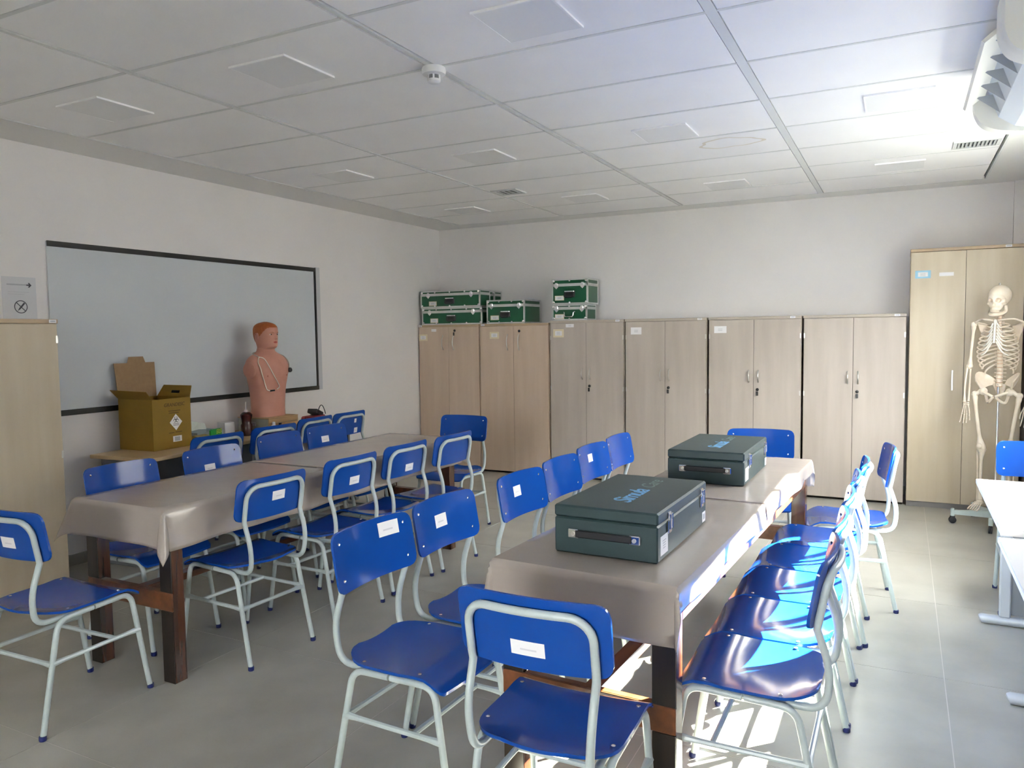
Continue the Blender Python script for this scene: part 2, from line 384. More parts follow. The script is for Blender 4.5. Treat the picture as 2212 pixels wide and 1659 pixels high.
for k in range(5):
    y = 0.20+0.20*k
    MB().add([(0.0, y, 0.14), (0.115, y+0.012, 0.05), (0.12, y+0.012, 0.15), (0.0, y+0.003, 0.14), (0.115, y+0.015, 0.05), (0.12, y+0.015, 0.15)],
             [(0,1,2),(3,5,4),(0,3,4,1),(1,4,5,2),(2,5,3,0)]).build('louvre_vane', GREYM, ac)
MB().lathe([(0.017, 0.0005), (0.017, -0.001)], 16, (0.215, 1.02, 0.0)).build('screw_cover', GREYM, ac)
B('sensor_window', WHTRIM, ac, 0.24, 0.28, 0.68, 0.72, -0.003, 0.001, 0.001)
B('vent_slot', GREYM, ac, 0.215, 0.225, 0.24, 0.28, -0.002, 0.001)
B('energy_sticker', principled('green_yellow_sticker', (0.45, 0.55, 0.05), 0.5), ac, 0.25, 0.29, 0.22, 0.28, -0.001, 0.0008)
# ---------------------------------------------------------------- blue school chairs
def yp(zv, x):          # back-panel mid-surface
    return -0.205 - 0.035*(zv-0.675)/0.195 + 0.030*(x/0.21)**2
def chair_meshes():
    D = {}
    # backrest
    vs = [0.0, 0.02, 0.05, 0.10, 0.18, 0.3, 0.42, 0.58, 0.7, 0.82, 0.90, 0.95, 0.98, 1.0]; nu = 16; H = 0.195; rc = 0.036
    def rowpts(v, off):
        d = min(v, 1-v)*H; wv = 0.21
        if d < rc: wv = 0.21-(rc-math.sqrt(max(0, rc*rc-(rc-d)**2)))
        zz = 0.675+v*H; out = []
        for k in range(nu+1):
            x = wv*(2*k/nu-1); out.append((x, yp(zz, x)+off, zz+0.004*(1-(x/0.21)**2)*(v-0.3)))
        return out
    fr = [rowpts(v, 0.0045) for v in vs]; bk = [rowpts(v, -0.0045) for v in vs]
    mb = MB(); n = nu+1; V = [p for r in fr for p in r]+[p for r in bk for p in r]; F = []; L = len(vs); o = L*n
    for i in range(L-1):
        for k in range(nu):
            a = i*n+k; F.append((a, a+1, a+n+1, a+n)); a += o; F.append((a, a+n, a+n+1, a+1))
    per = [k for k in range(n)]+[i*n+nu for i in range(1, L)]+[(L-1)*n+k for k in range(nu-1, -1, -1)]+[i*n for i in range(L-2, 0, -1)]
    for i in range(len(per)): a, b = per[i], per[(i+1) % len(per)]; F.append((a, a+o, b+o, b))
    D['backrest'] = mb.add(V, F).mesh('backrest', BLUE, True)
    # seat
    vs = [0, 0.01, 0.03, 0.06, 0.1, 0.15, 0.21, 0.28, 0.38, 0.5, 0.62, 0.74, 0.84, 0.9, 0.95, 0.98, 1.0]; nu = 18
    def sp(u, v, off):
        wv = 0.203
        if v < 0.30: wv = 0.203*(0.45+0.55*math.sqrt(max(0, 1-(1-v/0.30)**2)))
        if v > 0.955: wv = 0.203-0.016*((v-0.955)/0.045)**2
        x = wv*u; y = -0.205+0.415*v + 0.0*abs(u)
        zz = 0.4585 + 0.008*u*u*(1 if v < 0.8 else 1) - 0.007*(1-u*u)*math.exp(-((v-0.35)/0.25)**2) + 0.010*max(0, 0.18-v)/0.18
        zz += 0.006*math.exp(-((v-0.78)/0.12)**2)
        if v > 0.80: zz -= 0.034*((v-0.80)/0.20)**2
        return (x, y, zz+off)
    n = nu+1; L = len(vs); o = L*n
    V = [sp(2*k/nu-1, v, 0.0) for v in vs for k in range(n)]+[sp(2*k/nu-1, v, -0.0095) for v in vs for k in range(n)]; F = []
    for i in range(L-1):
        for k in range(nu):
            a = i*n+k; F.append((a, a+1, a+n+1, a+n)); a += o; F.append((a, a+n, a+n+1, a+1))
    per = [k for k in range(n)]+[i*n+nu for i in range(1, L)]+[(L-1)*n+k for k in range(nu-1, -1, -1)]+[i*n for i in range(L-2, 0, -1)]
    for i in range(len(per)): a, b = per[i], per[(i+1) % len(per)]; F.append((a, a+o, b+o, b))
    D['seat'] = MB().add(V, F).mesh('seat', BLUE, True)
    rv = MB().lathe([(0.0062, 0.0), (0.0062, 0.0012), (0.0035, 0.0026)], 10).mesh('rivet', RIVET, True)
    D['rivet'] = rv
    # back frame: one bent tube
    def side(s):
        pts = [(s*0.160, 0.02, 0.436), (s*0.161, -0.165, 0.436), (s*0.166, -0.236, 0.475), (s*0.170, -0.232, 0.57)]
        return pts
    lo = fillet([(0.158, 0.03, 0.434), (0.160, -0.225, 0.434), (0.170, -0.238, 0.56), (0.171, yp(0.67, 0.171)-0.0165, 0.672)], 0.055, 6)
    zt = 0.838; rcr = 0.062; pts = list(lo)
    for k in range(1, 5):
        zz = 0.672+(zt-rcr-0.672)*k/4; pts.append(Vector((0.172, yp(zz, 0.172)-0.0165, zz)))
    for k in range(1, 8):
        a = PI/2*k/7; x = 0.172-rcr+rcr*math.cos(a); zz = zt-rcr+rcr*math.sin(a); pts.append(Vector((x, yp(zz, x)-0.0165, zz)))
    for k in range(1, 5):
        x = (0.172-rcr)*(1-k/4); pts.append(Vector((x, yp(zt, x)-0.0165, zt)))
    full = pts+[Vector((-p.x, p.y, p.z)) for p in reversed(pts[:-1])]
    D['back_frame'] = MB().tube(full, 0.0112, 10).mesh('back_frame', TUBE, True)
    def leg(s, f):
        e = 0.24 if f > 0 else -0.24; b = 0.170 if f > 0 else -0.150
        p = fillet([(s*0.184, 0.004*f, 0.4375), (s*0.184, b, 0.4375+0.004*f), (s*0.195, e, 0.0)], 0.05, 6)
        return MB().tube(p, 0.0112, 10).mesh('leg', TUBE, True)
    for s in (-1, 1):
        for f in (-1, 1): D['leg', s, f] = leg(s, f)
    D['cap'] = MB().lathe([(0.0125, 0.0), (0.0138, 0.004), (0.0136, 0.018), (0.0115, 0.0185)], 12).mesh('foot_cap', CAPM, True)
    def bar(p, q):
        P = [Vector(p).lerp(Vector(q), t) for t in (0, 0.05, 0.13, 0.2, 0.5, 0.8, 0.87, 0.95, 1)]
        return MB().tube(P, [0.0135, 0.012, 0.0095, 0.009, 0.009, 0.009, 0.0095, 0.012, 0.0135], 8).mesh('stretcher', TUBE, True)
    zb = 0.275
    D['bars'] = [bar((s*0.1885, -0.186, zb), (s*0.1885, 0.199, zb)) for s in (-1, 1)]+[bar((-0.1885, -0.184, zb-0.004), (0.1885, -0.184, zb-0.004))]
    D['bars'].append(MB().tube([(-0.188, 0.09, zb), (0.188, 0.09, zb)], 0.009, 8).mesh('stretcher', TUBE, True))
    return D
CM = chair_meshes()
CHAIRS = []
def chair(x, y, deg, label, sticker=None, rx=0.0):
    t = thing('school_chair', label, 'chair', (x, y, 0), R_(deg), 'blue school chairs with grey tube frames')
    put('seat', CM['seat'], t); bk = put('backrest', CM['backrest'], t); st = t.children[0] if t.children else None
    seat = [c for c in t.children if c.name.startswith('seat')][0]
    for s in (-1, 1):
        put('rivet', CM['rivet'], seat, (s*0.181, -0.105, 0.4665)); put('rivet', CM['rivet'], seat, (s*0.181, 0.115, 0.4705))
        for zz in (0.715, 0.835):
            put('rivet', CM['rivet'], bk, (s*0.172, yp(zz, 0.172)+0.0042, zz), (-PI/2-0.18, 0, -s*0.24))
    put('back_frame', CM['back_frame'], t)
    for s in (-1, 1):
        for f in (-1, 1):
            l = put('leg', CM['leg', s, f], t); put('foot_cap', CM['cap'], l, (s*0.195, 0.24*f, 0.0))
    for bm_ in CM['bars']: put('stretcher', bm_, t)
    for stk in (sticker or []):
        side, lx, lz, sw, sh = stk
        off = 0.0056*side; P = []; F = []; nx = 4
        for i in range(nx+1):
            for j in (0, 1):
                xx = lx-sw/2+sw*i/nx; zz = lz-sh/2+sh*j; P.append((xx, yp(zz, xx)+off, zz))
        for i in range(nx): F.append((2*i, 2*i+2, 2*i+3, 2*i+1))
        ts = MB().add(P, F).build('sticker', PAPER, bk)
        q = []
        for i in range(nx+1):
            for j in (0, 1):
                xx = lx-sw*0.22+sw*0.48*i/nx; zz = lz-sh*0.14+sh*0.12*j; q.append((xx, yp(zz, xx)+off*1.08, zz))
        MB().add(q, F).build('sticker_text', principled('faint_print', (0.60, 0.60, 0.63), 0.7), ts)
    CHAIRS.append(t); return t
F_, B_ = 1, -1   # sticker on the front / on the back of the backrest
SW, SH = 0.078, 0.044
# left table, right-hand side (seen from behind)
chair(-0.930, 0.290, 90-3, 'blue chair seen from behind at the near end of the left table', [(B_, 0.015, 0.772, SW, SH)])
chair(-0.940, 0.880, 90-2, 'blue chair seen from behind, second along the left table', [(B_, 0.004, 0.737, SW, SH)])
chair(-0.945, 1.400, 90-2, 'blue chair seen from behind, third along the left table, sticker low on its back', [(B_, 0.012, 0.722, SW, SH)])
chair(-0.905, 1.890, 90-3, 'blue chair seen from behind without a sticker at the far end of the left table')
# left table, wall side (fronts visible)
chair(-1.490, 0.195, -90, 'blue chair by the left cabinet with a bright window reflection on its backrest')
chair(-1.500, 0.790, -90, 'blue chair on the wall side of the left table below the cardboard box', [(F_, 0.012, 0.752, SW, SH)])
chair(-1.590, 1.440, -87, 'blue chair on the wall side of the left table, third one, with a wavy reflection')
chair(-1.585, 1.895, -90, 'blue chair on the wall side of the left table, last one, with a white sticker', [(F_, 0.0, 0.775, SW, SH)])
# chairs tucked in at the wall desk
chair(-2.375, 1.265, 90-4, 'blue chair tucked under the wall desk beside the cardboard box')
chair(-2.390, 1.800, 90-4, 'blue chair tucked under the wall desk in front of the manikin torso')
chair(-2.490, 2.330, 90+2, 'blue chair at the wall desk in front of the black bag')
chair(-2.500, 2.775, 90, 'blue chair at the wall desk furthest from the camera', [(B_, 0.05, 0.790, 0.03, 0.035), (B_, 0.07, 0.705, 0.05, 0.045)])
# ends of the left table
chair(-1.160, -0.478, 2, 'blue chair cut by the left edge of the photo, facing the left table', [(B_, 0.02, 0.742, SW, SH)])
chair(-1.190, 2.640, 181, 'dark blue chair at the far end of the left table before the maple cabinets')
# right table, left-hand side
chair(0.500, -0.290, -92, 'blue chair in the middle foreground with a sticker in its upper corner', [(F_, -0.100, 0.828, 0.098, 0.05)])
chair(0.505, 0.165, -93, 'blue chair in the middle, second from the front, sticker at its centre', [(F_, 0.012, 0.778, SW, SH+0.006)])
chair(0.550, 0.760, -94, 'blue chair left of the nearer teal case with a square sticker', [(F_, 0.016, 0.787, 0.066, 0.048)])
chair(0.555, 1.225, -92, 'blue chair without a sticker just behind the nearer teal case')
chair(0.540, 1.715, -93, 'blue chair with a small square sticker, left of the farther teal case', [(F_, 0.0, 0.795, 0.06, 0.045)])
chair(0.545, 2.165, -91, 'last blue chair on the left-hand side of the right table')
# ends of the right table
chair(1.100, -0.495, 1, 'large blue chair in the foreground centre seen from behind at the right table end', [(B_, -0.004, 0.733, 0.094, 0.04)])
chair(1.125, 2.590, 187, 'blue chair at the far end of the right table behind the teal case')
# right table, window side
chair(1.520, 0.056, 90, 'sunlit blue chair nearest the camera on the window side of the right table')
chair(1.520, 0.4765, 90, 'second sunlit blue chair on the window side of the right table')
chair(1.520, 0.897, 90, 'third sunlit blue chair on the window side of the right table')
chair(1.525, 1.3175, 90, 'fourth sunlit blue chair on the window side of the right table')
chair(1.545, 1.738, 91, 'fifth sunlit blue chair on the window side, overexposed at its top')
chair(1.655, 2.265, 97, 'blue chair set apart at the far right corner of the right table')
chair(2.615, 2.540, 178, 'blue chair behind the white desk at the right edge of the photo')

# ---------------------------------------------------------------- long tables with vinyl cloths
def table(cx, cy, rz, hw, hl, label):
    t = thing('long_table', label, 'table', (cx, cy, 0), rz, 'long wooden work tables')
    zt = 0.785; lw = 0.074; ld = 0.062
    B('table_top', TWOODX, t, -hw, hw, -hl, hl, zt-0.028, zt, 0.003)
    for s in (-1, 1):
        for f in (-1, 1):
            x1 = s*(hw-0.006); y1 = f*(hl-0.035)
            l = MB().rbox(-lw/2, lw/2, -ld/2, ld/2, 0, zt-0.028, 0.003).build('leg', TWOOD, t, False, (x1-s*lw/2, y1-f*ld/2, 0))
            ya, yb = (-ld/2-0.0035, -ld/2-0.0002) if f < 0 else (ld/2+0.0002, ld/2+0.0035)
            B('leg_facing', TBLACK, l, -lw/2+0.001, lw/2-0.001, ya, yb, 0.001, 0.322); B('leg_facing', TBLACK, l, -lw/2+0.001, lw/2-0.001, ya, yb, 0.408, zt-0.135)
    for s in (-1, 1):
        B('apron', TWOODX, t, s*(hw-0.018)-0.011, s*(hw-0.018)+0.011, -hl+0.10, hl-0.10, zt-0.028-0.105, zt-0.028, 0.002)
        B('apron', TWOOD, t, -hw+0.085, hw-0.085, s*(hl-0.06)-0.011, s*(hl-0.06)+0.011, zt-0.133, zt-0.028, 0.002)
        B('end_rail', TWOODX, t, -hw+0.006, hw-0.006, s*(hl-0.0345)-0.004, s*(hl-0.0345)+0.004, 0.324, 0.406, 0.002); B('end_rail', TWOODX, t, -hw+0.082, hw-0.082, s*(hl-0.054)-0.014, s*(hl-0.054)+0.014, 0.325, 0.405, 0.002)
    B('centre_stretcher', TWOODX, t, -0.03, 0.03, -hl+0.070, hl-0.070, 0.352, 0.385, 0.003)
    return t
LT = table(-1.18, 1.015, 0.0, 0.292, 1.213, 'long wooden table on the left under beige vinyl cloths')
RT = table(1.107, 0.968, R_(-2.8), 0.302, 1.213, 'long wooden table on the right carrying two teal cases')
def cloth(name, tbl, x0, x1, y0, y1, L, Rr, N, Fo, label, ztop=0.7885, seed=0, flare=0.10, cone=0.28):
    rnd = random.Random(seed); ph = [rnd.uniform(0, 6.28) for _ in range(8)]
    def axis(a, b, lo, hi, step):
        n1 = max(1, round((b-a)/step)); xs_ = [a+(b-a)*i/n1 for i in range(n1+1)]
        pre = [a-lo*(1-i/12) for i in range(12)] if lo > 0 else []
        post = [b+hi*(i/12) for i in range(1, 13)] if hi > 0 else []
        return pre+xs_+post
    U = axis(x0, x1, L, Rr, 0.045); Vv = axis(y0, y1, N, Fo, 0.03)
    P = []
    for v in Vv:
        for u in U:
            du = u-x1 if u > x1 else (u-x0 if u < x0 else 0.0); dv = v-y1 if v > y1 else (v-y0 if v < y0 else 0.0)
            r = math.hypot(du, dv)
            bx, by = min(max(u, x0), x1), min(max(v, y0), y1)
            zz = ztop + 0.0006*math.sin(9*u+ph[0])*math.sin(3.3*v+ph[1])
            if r > 1e-6:
                dx, dy = du/r, dv/r; a = math.atan2(abs(dv), abs(du)); c = math.sin(2*a) if du and dv else 0.0
                wv = (0.010*math.sin(7.5*(v if du and not dv else u)+ph[2])+0.006*math.sin(17*(v if du and not dv else u)+ph[3]))*min(1, r/0.12)
                arc = 0.010*(1-math.exp(-r/0.008)); out = arc+flare*r+wv*(1-c)+cone*r*c*c
                bx += dx*out; by += dy*out; drop = max(0.0, r-0.006)
                zz -= drop*(1-0.10*c)
            P.append((bx, by, zz))
    n = len(U); F = []
    for i in range(len(Vv)-1):
        for k in range(n-1): a = i*n+k; F.append((a, a+1, a+n+1, a+n))
    o = MB().add(P, F).build(name, CLOTH, None, True, tbl.location, tbl.rotation_euler, fixn=False)
    sm = o.modifiers.new('thickness', 'SOLIDIFY'); sm.thickness = 0.0015; sm.offset = 1.0
    return tag(o, label, 'tablecloth', 'beige vinyl tablecloths')
cloth('vinyl_tablecloth', LT, -0.296, 0.296, -1.217, -0.145, 0.15, 0.185, 0.17, 0, 'beige vinyl cloth with a hanging corner on the near half of the left table', seed=1)
cloth('vinyl_tablecloth', LT, -0.296, 0.296, -0.142, 1.217, 0.15, 0.185, 0, 0.14, 'beige vinyl cloth on the far half of the left table', ztop=0.7905, seed=2)
cloth('vinyl_tablecloth', RT, -0.306, 0.306, -1.217, -0.035, 0.17, 0.085, 0.185, 0, 'beige vinyl cloth on the near half of the right table under the first teal case', seed=3, flare=0.03, cone=0.14)
cloth('vinyl_tablecloth', RT, -0.306, 0.306, -0.032, 1.217, 0.17, 0.085, 0, 0.16, 'beige vinyl cloth on the far half of the right table under the second teal case', ztop=0.7905, seed=4, flare=0.03, cone=0.14)
# ---------------------------------------------------------------- teal cases
TXA = text_mesh('Simula', 0.098, LETTER, 'lettering', 0.32, 0.0003, 'LEFT', 0.0008, 0.9)
TXB = text_mesh('Care', 0.080, LETTERG, 'lettering', 0.45, 0.0003, 'LEFT', 0.0, 0.95)
def teal_case(x, y, z, rz, w, l, h, label):
    t = thing('carrying_case', label, 'case', (x, y, z), rz, 'dark teal carrying cases on the right table')
    hl = 0.040
    B('body', TEAL, t, -w/2, w/2, -l/2, l/2, 0, h-hl-0.0015, 0.005)
    lid = B('lid', TEAL, t, -w/2-0.001, w/2+0.001, -l/2-0.001, l/2+0.001, h-hl, h, 0.006)
    put('lettering', TXA, lid, (0.012, -0.185, h+0.0003), (0, 0, PI/2)); put('lettering', TXB, lid, (0.012, 0.075, h+0.0003), (0, 0, PI/2))
    y0 = -l/2
    hd = MB().rbox(-0.098, 0.098, y0-0.017, y0-0.009, 0.0585, 0.083, 0.003)
    hnd = hd.build('handle', BLACK, t)
    for s in (-1, 1):
        c = MB().rbox(s*0.105-0.019, s*0.105+0.019, y0-0.015, y0+0.001, 0.055, 0.085, 0.003).build('handle_clip', CHROME, hnd)
        MB().lathe([(0.007, y0-0.018), (0.007, y0-0.014)], 12, (s*0.105, 0, 0.070), 'y').build('rivet', STEEL, hnd, True)
    x1 = w/2
    for yy in (-l/2+0.115, l/2-0.075):
        lt = MB().rbox(x1, x1+0.007, yy-0.017, yy+0.017, h-hl-0.045, h-hl-0.002, 0.002).build('latch', CHROME, t)
        MB().tube([(x1+0.009, yy-0.012, h-hl-0.03), (x1+0.009, yy-0.012, h-hl+0.018), (x1+0.009, yy+0.012, h-hl+0.018), (x1+0.009, yy+0.012, h-hl-0.03)], 0.003, 6).build('latch_loop', CHROME, lt)
        MB().rbox(x1, x1+0.006, yy-0.014, yy+0.014, h-hl+0.004, h-hl+0.024, 0.002).build('latch_plate', CHROME, lt)
    s1 = B('paper_label', PAPER, t, x1+0.0002, x1+0.0012, -l/2+0.028, -l/2+0.105, 0.018, 0.080)
    for k, ww in enumerate((0.036, 0.03, 0.03, 0.026)): B('print_line', INKG, s1, x1+0.0013, x1+0.0016, -l/2+0.066-ww/2, -l/2+0.066+ww/2, 0.062-0.008*k, 0.0645-0.008*k)
    s2 = B('paper_label', PAPER, t, x1+0.0002, x1+0.0012, l/2-0.055, l/2-0.012, 0.010, 0.048)
    B('print_block', INKG, s2, x1+0.0013, x1+0.0016, l/2-0.046, l/2-0.022, 0.020, 0.040)
    return t
teal_case(1.080, 0.212, 0.792, R_(-1.2), 0.355, 0.60, 0.160, 'dark teal latched case with blue lettering nearest the camera')
teal_case(1.097, 1.545, 0.7945, R_(-0.5), 0.362, 0.62, 0.156, 'dark teal latched case with blue lettering further back on the right table')
# ---------------------------------------------------------------- cabinets
def cabinet(xa, xb, yf, d, h, wood, edge, label, style, stickers=(), rz=0.0, cx=None, cy=None, plinth=0.0, plate=None):
    w = xb-xa; cx = (xa+xb)/2 if cx is None else cx; cy = yf+d/2 if cy is None else cy
    t = thing('storage_cabinet', label, 'cabinet', (cx, cy, 0), rz, 'storage cabinets')
    y0 = -d/2; dt = 0.018; zt = 0.025; zb = plinth if plinth else 0.022
    B('body', wood, t, -w/2, w/2, y0+dt+0.002, d/2, zb, h-zt, 0.001)
    B('plinth', PLINTH if plinth else GAP, t, -w/2+0.004, w/2-0.004, y0+(0.012 if plinth else 0.045), d/2-0.01, 0.0, zb)
    B('cabinet_top', edge, t, -w/2-0.002, w/2+0.002, y0-0.004, d/2, h-zt, h, 0.002)
    ztop_d = h-zt-0.004
    doors = []
    for s in (-1, 1):
        a, b = (-w/2+0.004, -0.0015) if s < 0 else (0.0015, w/2-0.004)
        doors.append(B('door', wood, t, a, b, y0, y0+dt, zb+0.003, ztop_d, 0.0012))
    B('door_gap', GAP, t, -0.0014, 0.0014, y0+0.004, y0+dt, zb+0.003, ztop_d)
    hx, hz, hh = style['hx'], style['hz'], style['hh']
    for s, dr in zip((-1, 1), doors):
        if s > 0 and style.get('single'): continue
        if style.get('bar'):
            MB().rbox(s*hx-0.007, s*hx+0.007, y0-0.026, y0-0.018, hz-hh, hz+hh, 0.002).rbox(s*hx-0.006, s*hx+0.006, y0-0.02, y0, hz-hh+0.01, hz-hh+0.025, 0.001).rbox(s*hx-0.006, s*hx+0.006, y0-0.02, y0, hz+hh-0.025, hz+hh-0.01, 0.001).build('handle', STEEL, dr)
        else:
            pts = [(s*hx, y0, hz-hh)]+[(s*hx, y0-0.030*math.sin(PI*k/10)**0.7, hz-hh+2*hh*k/10) for k in range(1, 10)]+[(s*hx, y0, hz+hh)]
            MB().tube(pts, 0.0055, 8).build('handle', STEEL, dr, True)
    if 'lock' in style:
        lx, lz = style['lock']
        lk = MB().lathe([(0.014, y0), (0.014, y0-0.004), (0.010, y0-0.006)], 14, (lx, 0, lz), 'y').build('lock', BLACK, doors[1], True)
        if style.get('key', True):
            MB().rbox(lx-0.003, lx+0.003, y0-0.02, y0-0.004, lz-0.012, lz+0.004, 0.001).rbox(lx-0.010, lx+0.010, y0-0.024, y0-0.018, lz-0.055, lz-0.018, 0.003).build('key', BLACK, doors[1])
    for kind, sx, sz, sw, sh in stickers:
        dr = doors[0] if sx < 0 else doors[1]
        mat = {'w': PAPER, 'y': PAPERY, 'b': PAPERB}[kind]
        st = B('paper_label', mat, dr, sx-sw/2, sx+sw/2, y0-0.0008, y0-0.0001, sz-sh/2, sz+sh/2)
        if kind in 'yb': B('inner_label', PAPER, dr, sx-sw*0.32, sx+sw*0.32, y0-0.0013, y0-0.0009, sz-sh*0.28, sz+sh*0.28)
        if sh > 0.03:
            for k in range(3): B('print_line', INKG, dr, sx-sw*0.17, sx+sw*0.17, y0-0.0018, y0-0.0014, sz+sh*(0.10-0.14*k), sz+sh*(0.14-0.14*k))
    if plate is not None:
        B('name_plate', PAPER, t, plate-0.022, plate+0.022, y0-0.0055, y0-0.0042, h-zt+0.003, h-0.003)
        B('plate_print', INKG, t, plate-0.015, plate+0.015, y0-0.0061, y0-0.0056, h-zt+0.010, h-0.009)
    if style.get('hinge'):
        for s in (-1, 1):
            for hz2 in style['hinge']:
                MB().rbox(s*(w/2-0.008)-0.006, s*(w/2-0.008)+0.006, y0-0.003, y0+0.004, hz2-0.022, hz2+0.022, 0.001).build('hinge', STEEL, t)
    return t
D1 = 0.45
ST1 = dict(hx=0.070, hz=1.43, hh=0.082, lock=(0.085, 1.562))
ST2 = dict(hx=0.068, hz=1.428, hh=0.086, lock=(0.072, 1.548), key=False)
ST3 = dict(hx=0.042, hz=1.098, hh=0.055, lock=(0.036, 0.975), hinge=(1.47, 0.95))
cabinet(-3.012, -2.222, 4.92, D1, 1.63, CABA, CABEDGE, 'maple cabinet in the back left corner with two stacked green cases on top', ST1, [('y', -0.335, 1.488, 0.115, 0.075), ('w', -0.19, 1.568, 0.065, 0.03)], plate=-0.37)
cabinet(-2.213, -1.384, 4.92, D1, 1.63, CABA, CABEDGE, 'maple cabinet second from the left corner with handles near the top', ST2, [('y', -0.23, 1.505, 0.115, 0.075)], plate=-0.37)
cabinet(-1.368, -0.560, 4.92, D1, 1.65, CABB, CABEDGEB, 'pale cabinet carrying the bright green cases, third from the left', ST3, [('y', -0.305, 1.518, 0.12, 0.085), ('w', -0.178, 1.595, 0.09, 0.035)], plate=0.34)
cabinet(-0.545, 0.262, 4.92, D1, 1.65, CABB, CABEDGEB, 'pale two-door cabinet with a pinkish label, fourth from the left', ST3, [('w', -0.29, 1.532, 0.11, 0.07)], plate=0.34)
cabinet(0.282, 1.110, 4.92, D1, 1.65, CABB, CABEDGEB, 'pale two-door cabinet with a white label, behind the farther teal case', ST3, [('w', -0.305, 1.534, 0.115, 0.065)], plate=0.34)
cabinet(1.128, 1.948, 4.92, D1, 1.65, CABB, CABEDGEB, 'pale two-door cabinet without labels beside the tall cabinet', ST3, plate=0.34)
cabinet(1.970, 2.780, 4.92, D1, 2.185, CABC, CABEDGE, 'tall honey maple cabinet behind the skeleton', dict(hx=0.082, hz=1.088, hh=0.085, bar=True, single=True),
        [('b', -0.312, 1.972, 0.115, 0.065), ('w', -0.140, 1.967, 0.105, 0.03)], plinth=0.045, plate=0.29)
cabinet(-0.43, 0.43, 0, D1, 1.64, CABC, CABEDGE, 'maple cabinet at the left edge of the photo beside the whiteboard', dict(hx=0.04, hz=1.1, hh=0.055, hinge=(1.52, 0.83)),
        rz=PI/2, cx=-2.79, cy=0.010, plate=0.40)

# ---------------------------------------------------------------- green flight cases on the cabinets
def flight_case(x0, x1, z0, z1, yf, d, label, handle='black', name='flight_case', lab=True, rz=0.0):
    w = x1-x0; h = z1-z0
    t = thing(name, label, 'case', ((x0+x1)/2, yf+d/2, z0), rz, 'green flight cases with aluminium edges')
    y0 = -d/2; b = 0.016; zl = h*0.76; e = 0.003
    B('body', GREEN, t, -w/2+e, w/2-e, y0+e, d/2-e, e, zl)
    B('lid', GREEN, t, -w/2+e, w/2-e, y0+e, d/2-e, zl, h-e)
    rims = [(0.0, b), (zl-b*0.9, zl+b*0.9), (h-b, h)]
    for za, zb in rims:
        tr = MB().box(-w/2, w/2, y0, y0+b*0.5, za, zb).box(-w/2, w/2, d/2-b*0.5, d/2, za, zb).box(-w/2, -w/2+b*0.5, y0+b*0.5, d/2-b*0.5, za, zb).box(w/2-b*0.5, w/2, y0+b*0.5, d/2-b*0.5, za, zb)
        tr.build('edge_trim', ALU, t)
    tp = MB().box(-w/2, w/2, y0, y0+b, h-0.002, h).box(-w/2, w/2, d/2-b, d/2, h-0.002, h).box(-w/2, -w/2+b, y0+b, d/2-b, h-0.002, h).box(w/2-b, w/2, y0+b, d/2-b, h-0.002, h)
    tp.build('edge_trim', ALU, t)
    for sx in (-1, 1):
        for sy in (-1, 1):
            cx, cy = sx*w/2, sy*d/2
            MB().box(min(cx, cx-sx*b), max(cx, cx-sx*b), min(cy, cy-sy*b*0.6), max(cy, cy-sy*b*0.6), b, h-b).box(min(cx, cx-sx*b*0.6), max(cx, cx-sx*b*0.6), min(cy-sy*b*0.6, cy-sy*b), max(cy-sy*b*0.6, cy-sy*b), b, h-b).build('corner_trim', ALU, t)
    for sx in (-1, 1):
        for zz in (b*1.4, h-b*1.4):
            MB().ellipsoid((sx*(w/2-b*1.2), y0+0.001, zz), (0.015, 0.004, 0.013), 10, 6).build('corner_cap', CHROME, t, True)
        xx = sx*w*0.36
        lt = MB().prism([(xx-0.022, zl+0.012), (xx+0.022, zl+0.012), (xx+0.022, zl-0.02), (xx, zl-0.042), (xx-0.022, zl-0.02)], y0-0.008, y0+0.001, 'y').build('latch', CHROME, t)
        MB().rbox(xx-0.014, xx+0.014, y0-0.012, y0-0.006, zl-0.006, zl+0.022, 0.002).build('latch_hook', CHROME, lt)
    n = 3 if w > 0.6 else (2 if w > 0.43 else 1)
    for k in range(n):
        xx = -w/2+w*(k+1)/(n+1)
        for zz in (b*1.1, h-b*1.2): MB().lathe([(0.010, y0-0.003), (0.010, y0+0.002)], 10, (xx, 0, zz), 'y').build('rivet', CHROME, t, True)
    hz = zl*0.56
    if handle == 'black':
        hd = MB().rbox(-0.062, 0.062, y0-0.006, y0+0.001, hz-0.042, hz+0.022, 0.004).build('handle_recess', BLACK, t)
        MB().rbox(-0.055, 0.055, y0-0.014, y0-0.005, hz+0.012, hz+0.026, 0.003).build('handle_plate', CHROME, hd)
        MB().tube(fillet([(-0.05, y0-0.012, hz+0.012), (-0.052, y0-0.022, hz-0.038), (0.052, y0-0.022, hz-0.038), (0.05, y0-0.012, hz+0.012)], 0.02), 0.009, 8).build('handle', BLACK, hd, True)
    else:
        hd = MB().tube(fillet([(-0.062, y0, hz+0.018), (-0.05, y0-0.015, hz+0.012), (-0.046, y0-0.02, hz-0.032), (0.046, y0-0.02, hz-0.032), (0.05, y0-0.015, hz+0.012), (0.062, y0, hz+0.018)], 0.018), 0.006, 8).build('handle', CHROME, t, True)
    if lab:
        lx = -w*0.29 if w > 0.6 else -w*0.285
        s = B('paper_label', PAPERY, t, lx-0.052, lx+0.052, y0+e-0.0015, y0+e-0.0003, zl*0.33-0.025, zl*0.33+0.025)
        B('inner_label', PAPER, t, lx-0.045, lx+0.045, y0+e-0.0022, y0+e-0.0016, zl*0.33-0.019, zl*0.33+0.019)
        for k in range(2): B('print_line', INKG, t, lx-0.022, lx+0.022, y0+e-0.0028, y0+e-0.0023, zl*0.33+0.003-0.011*k, zl*0.33+0.007-0.011*k)
    return t
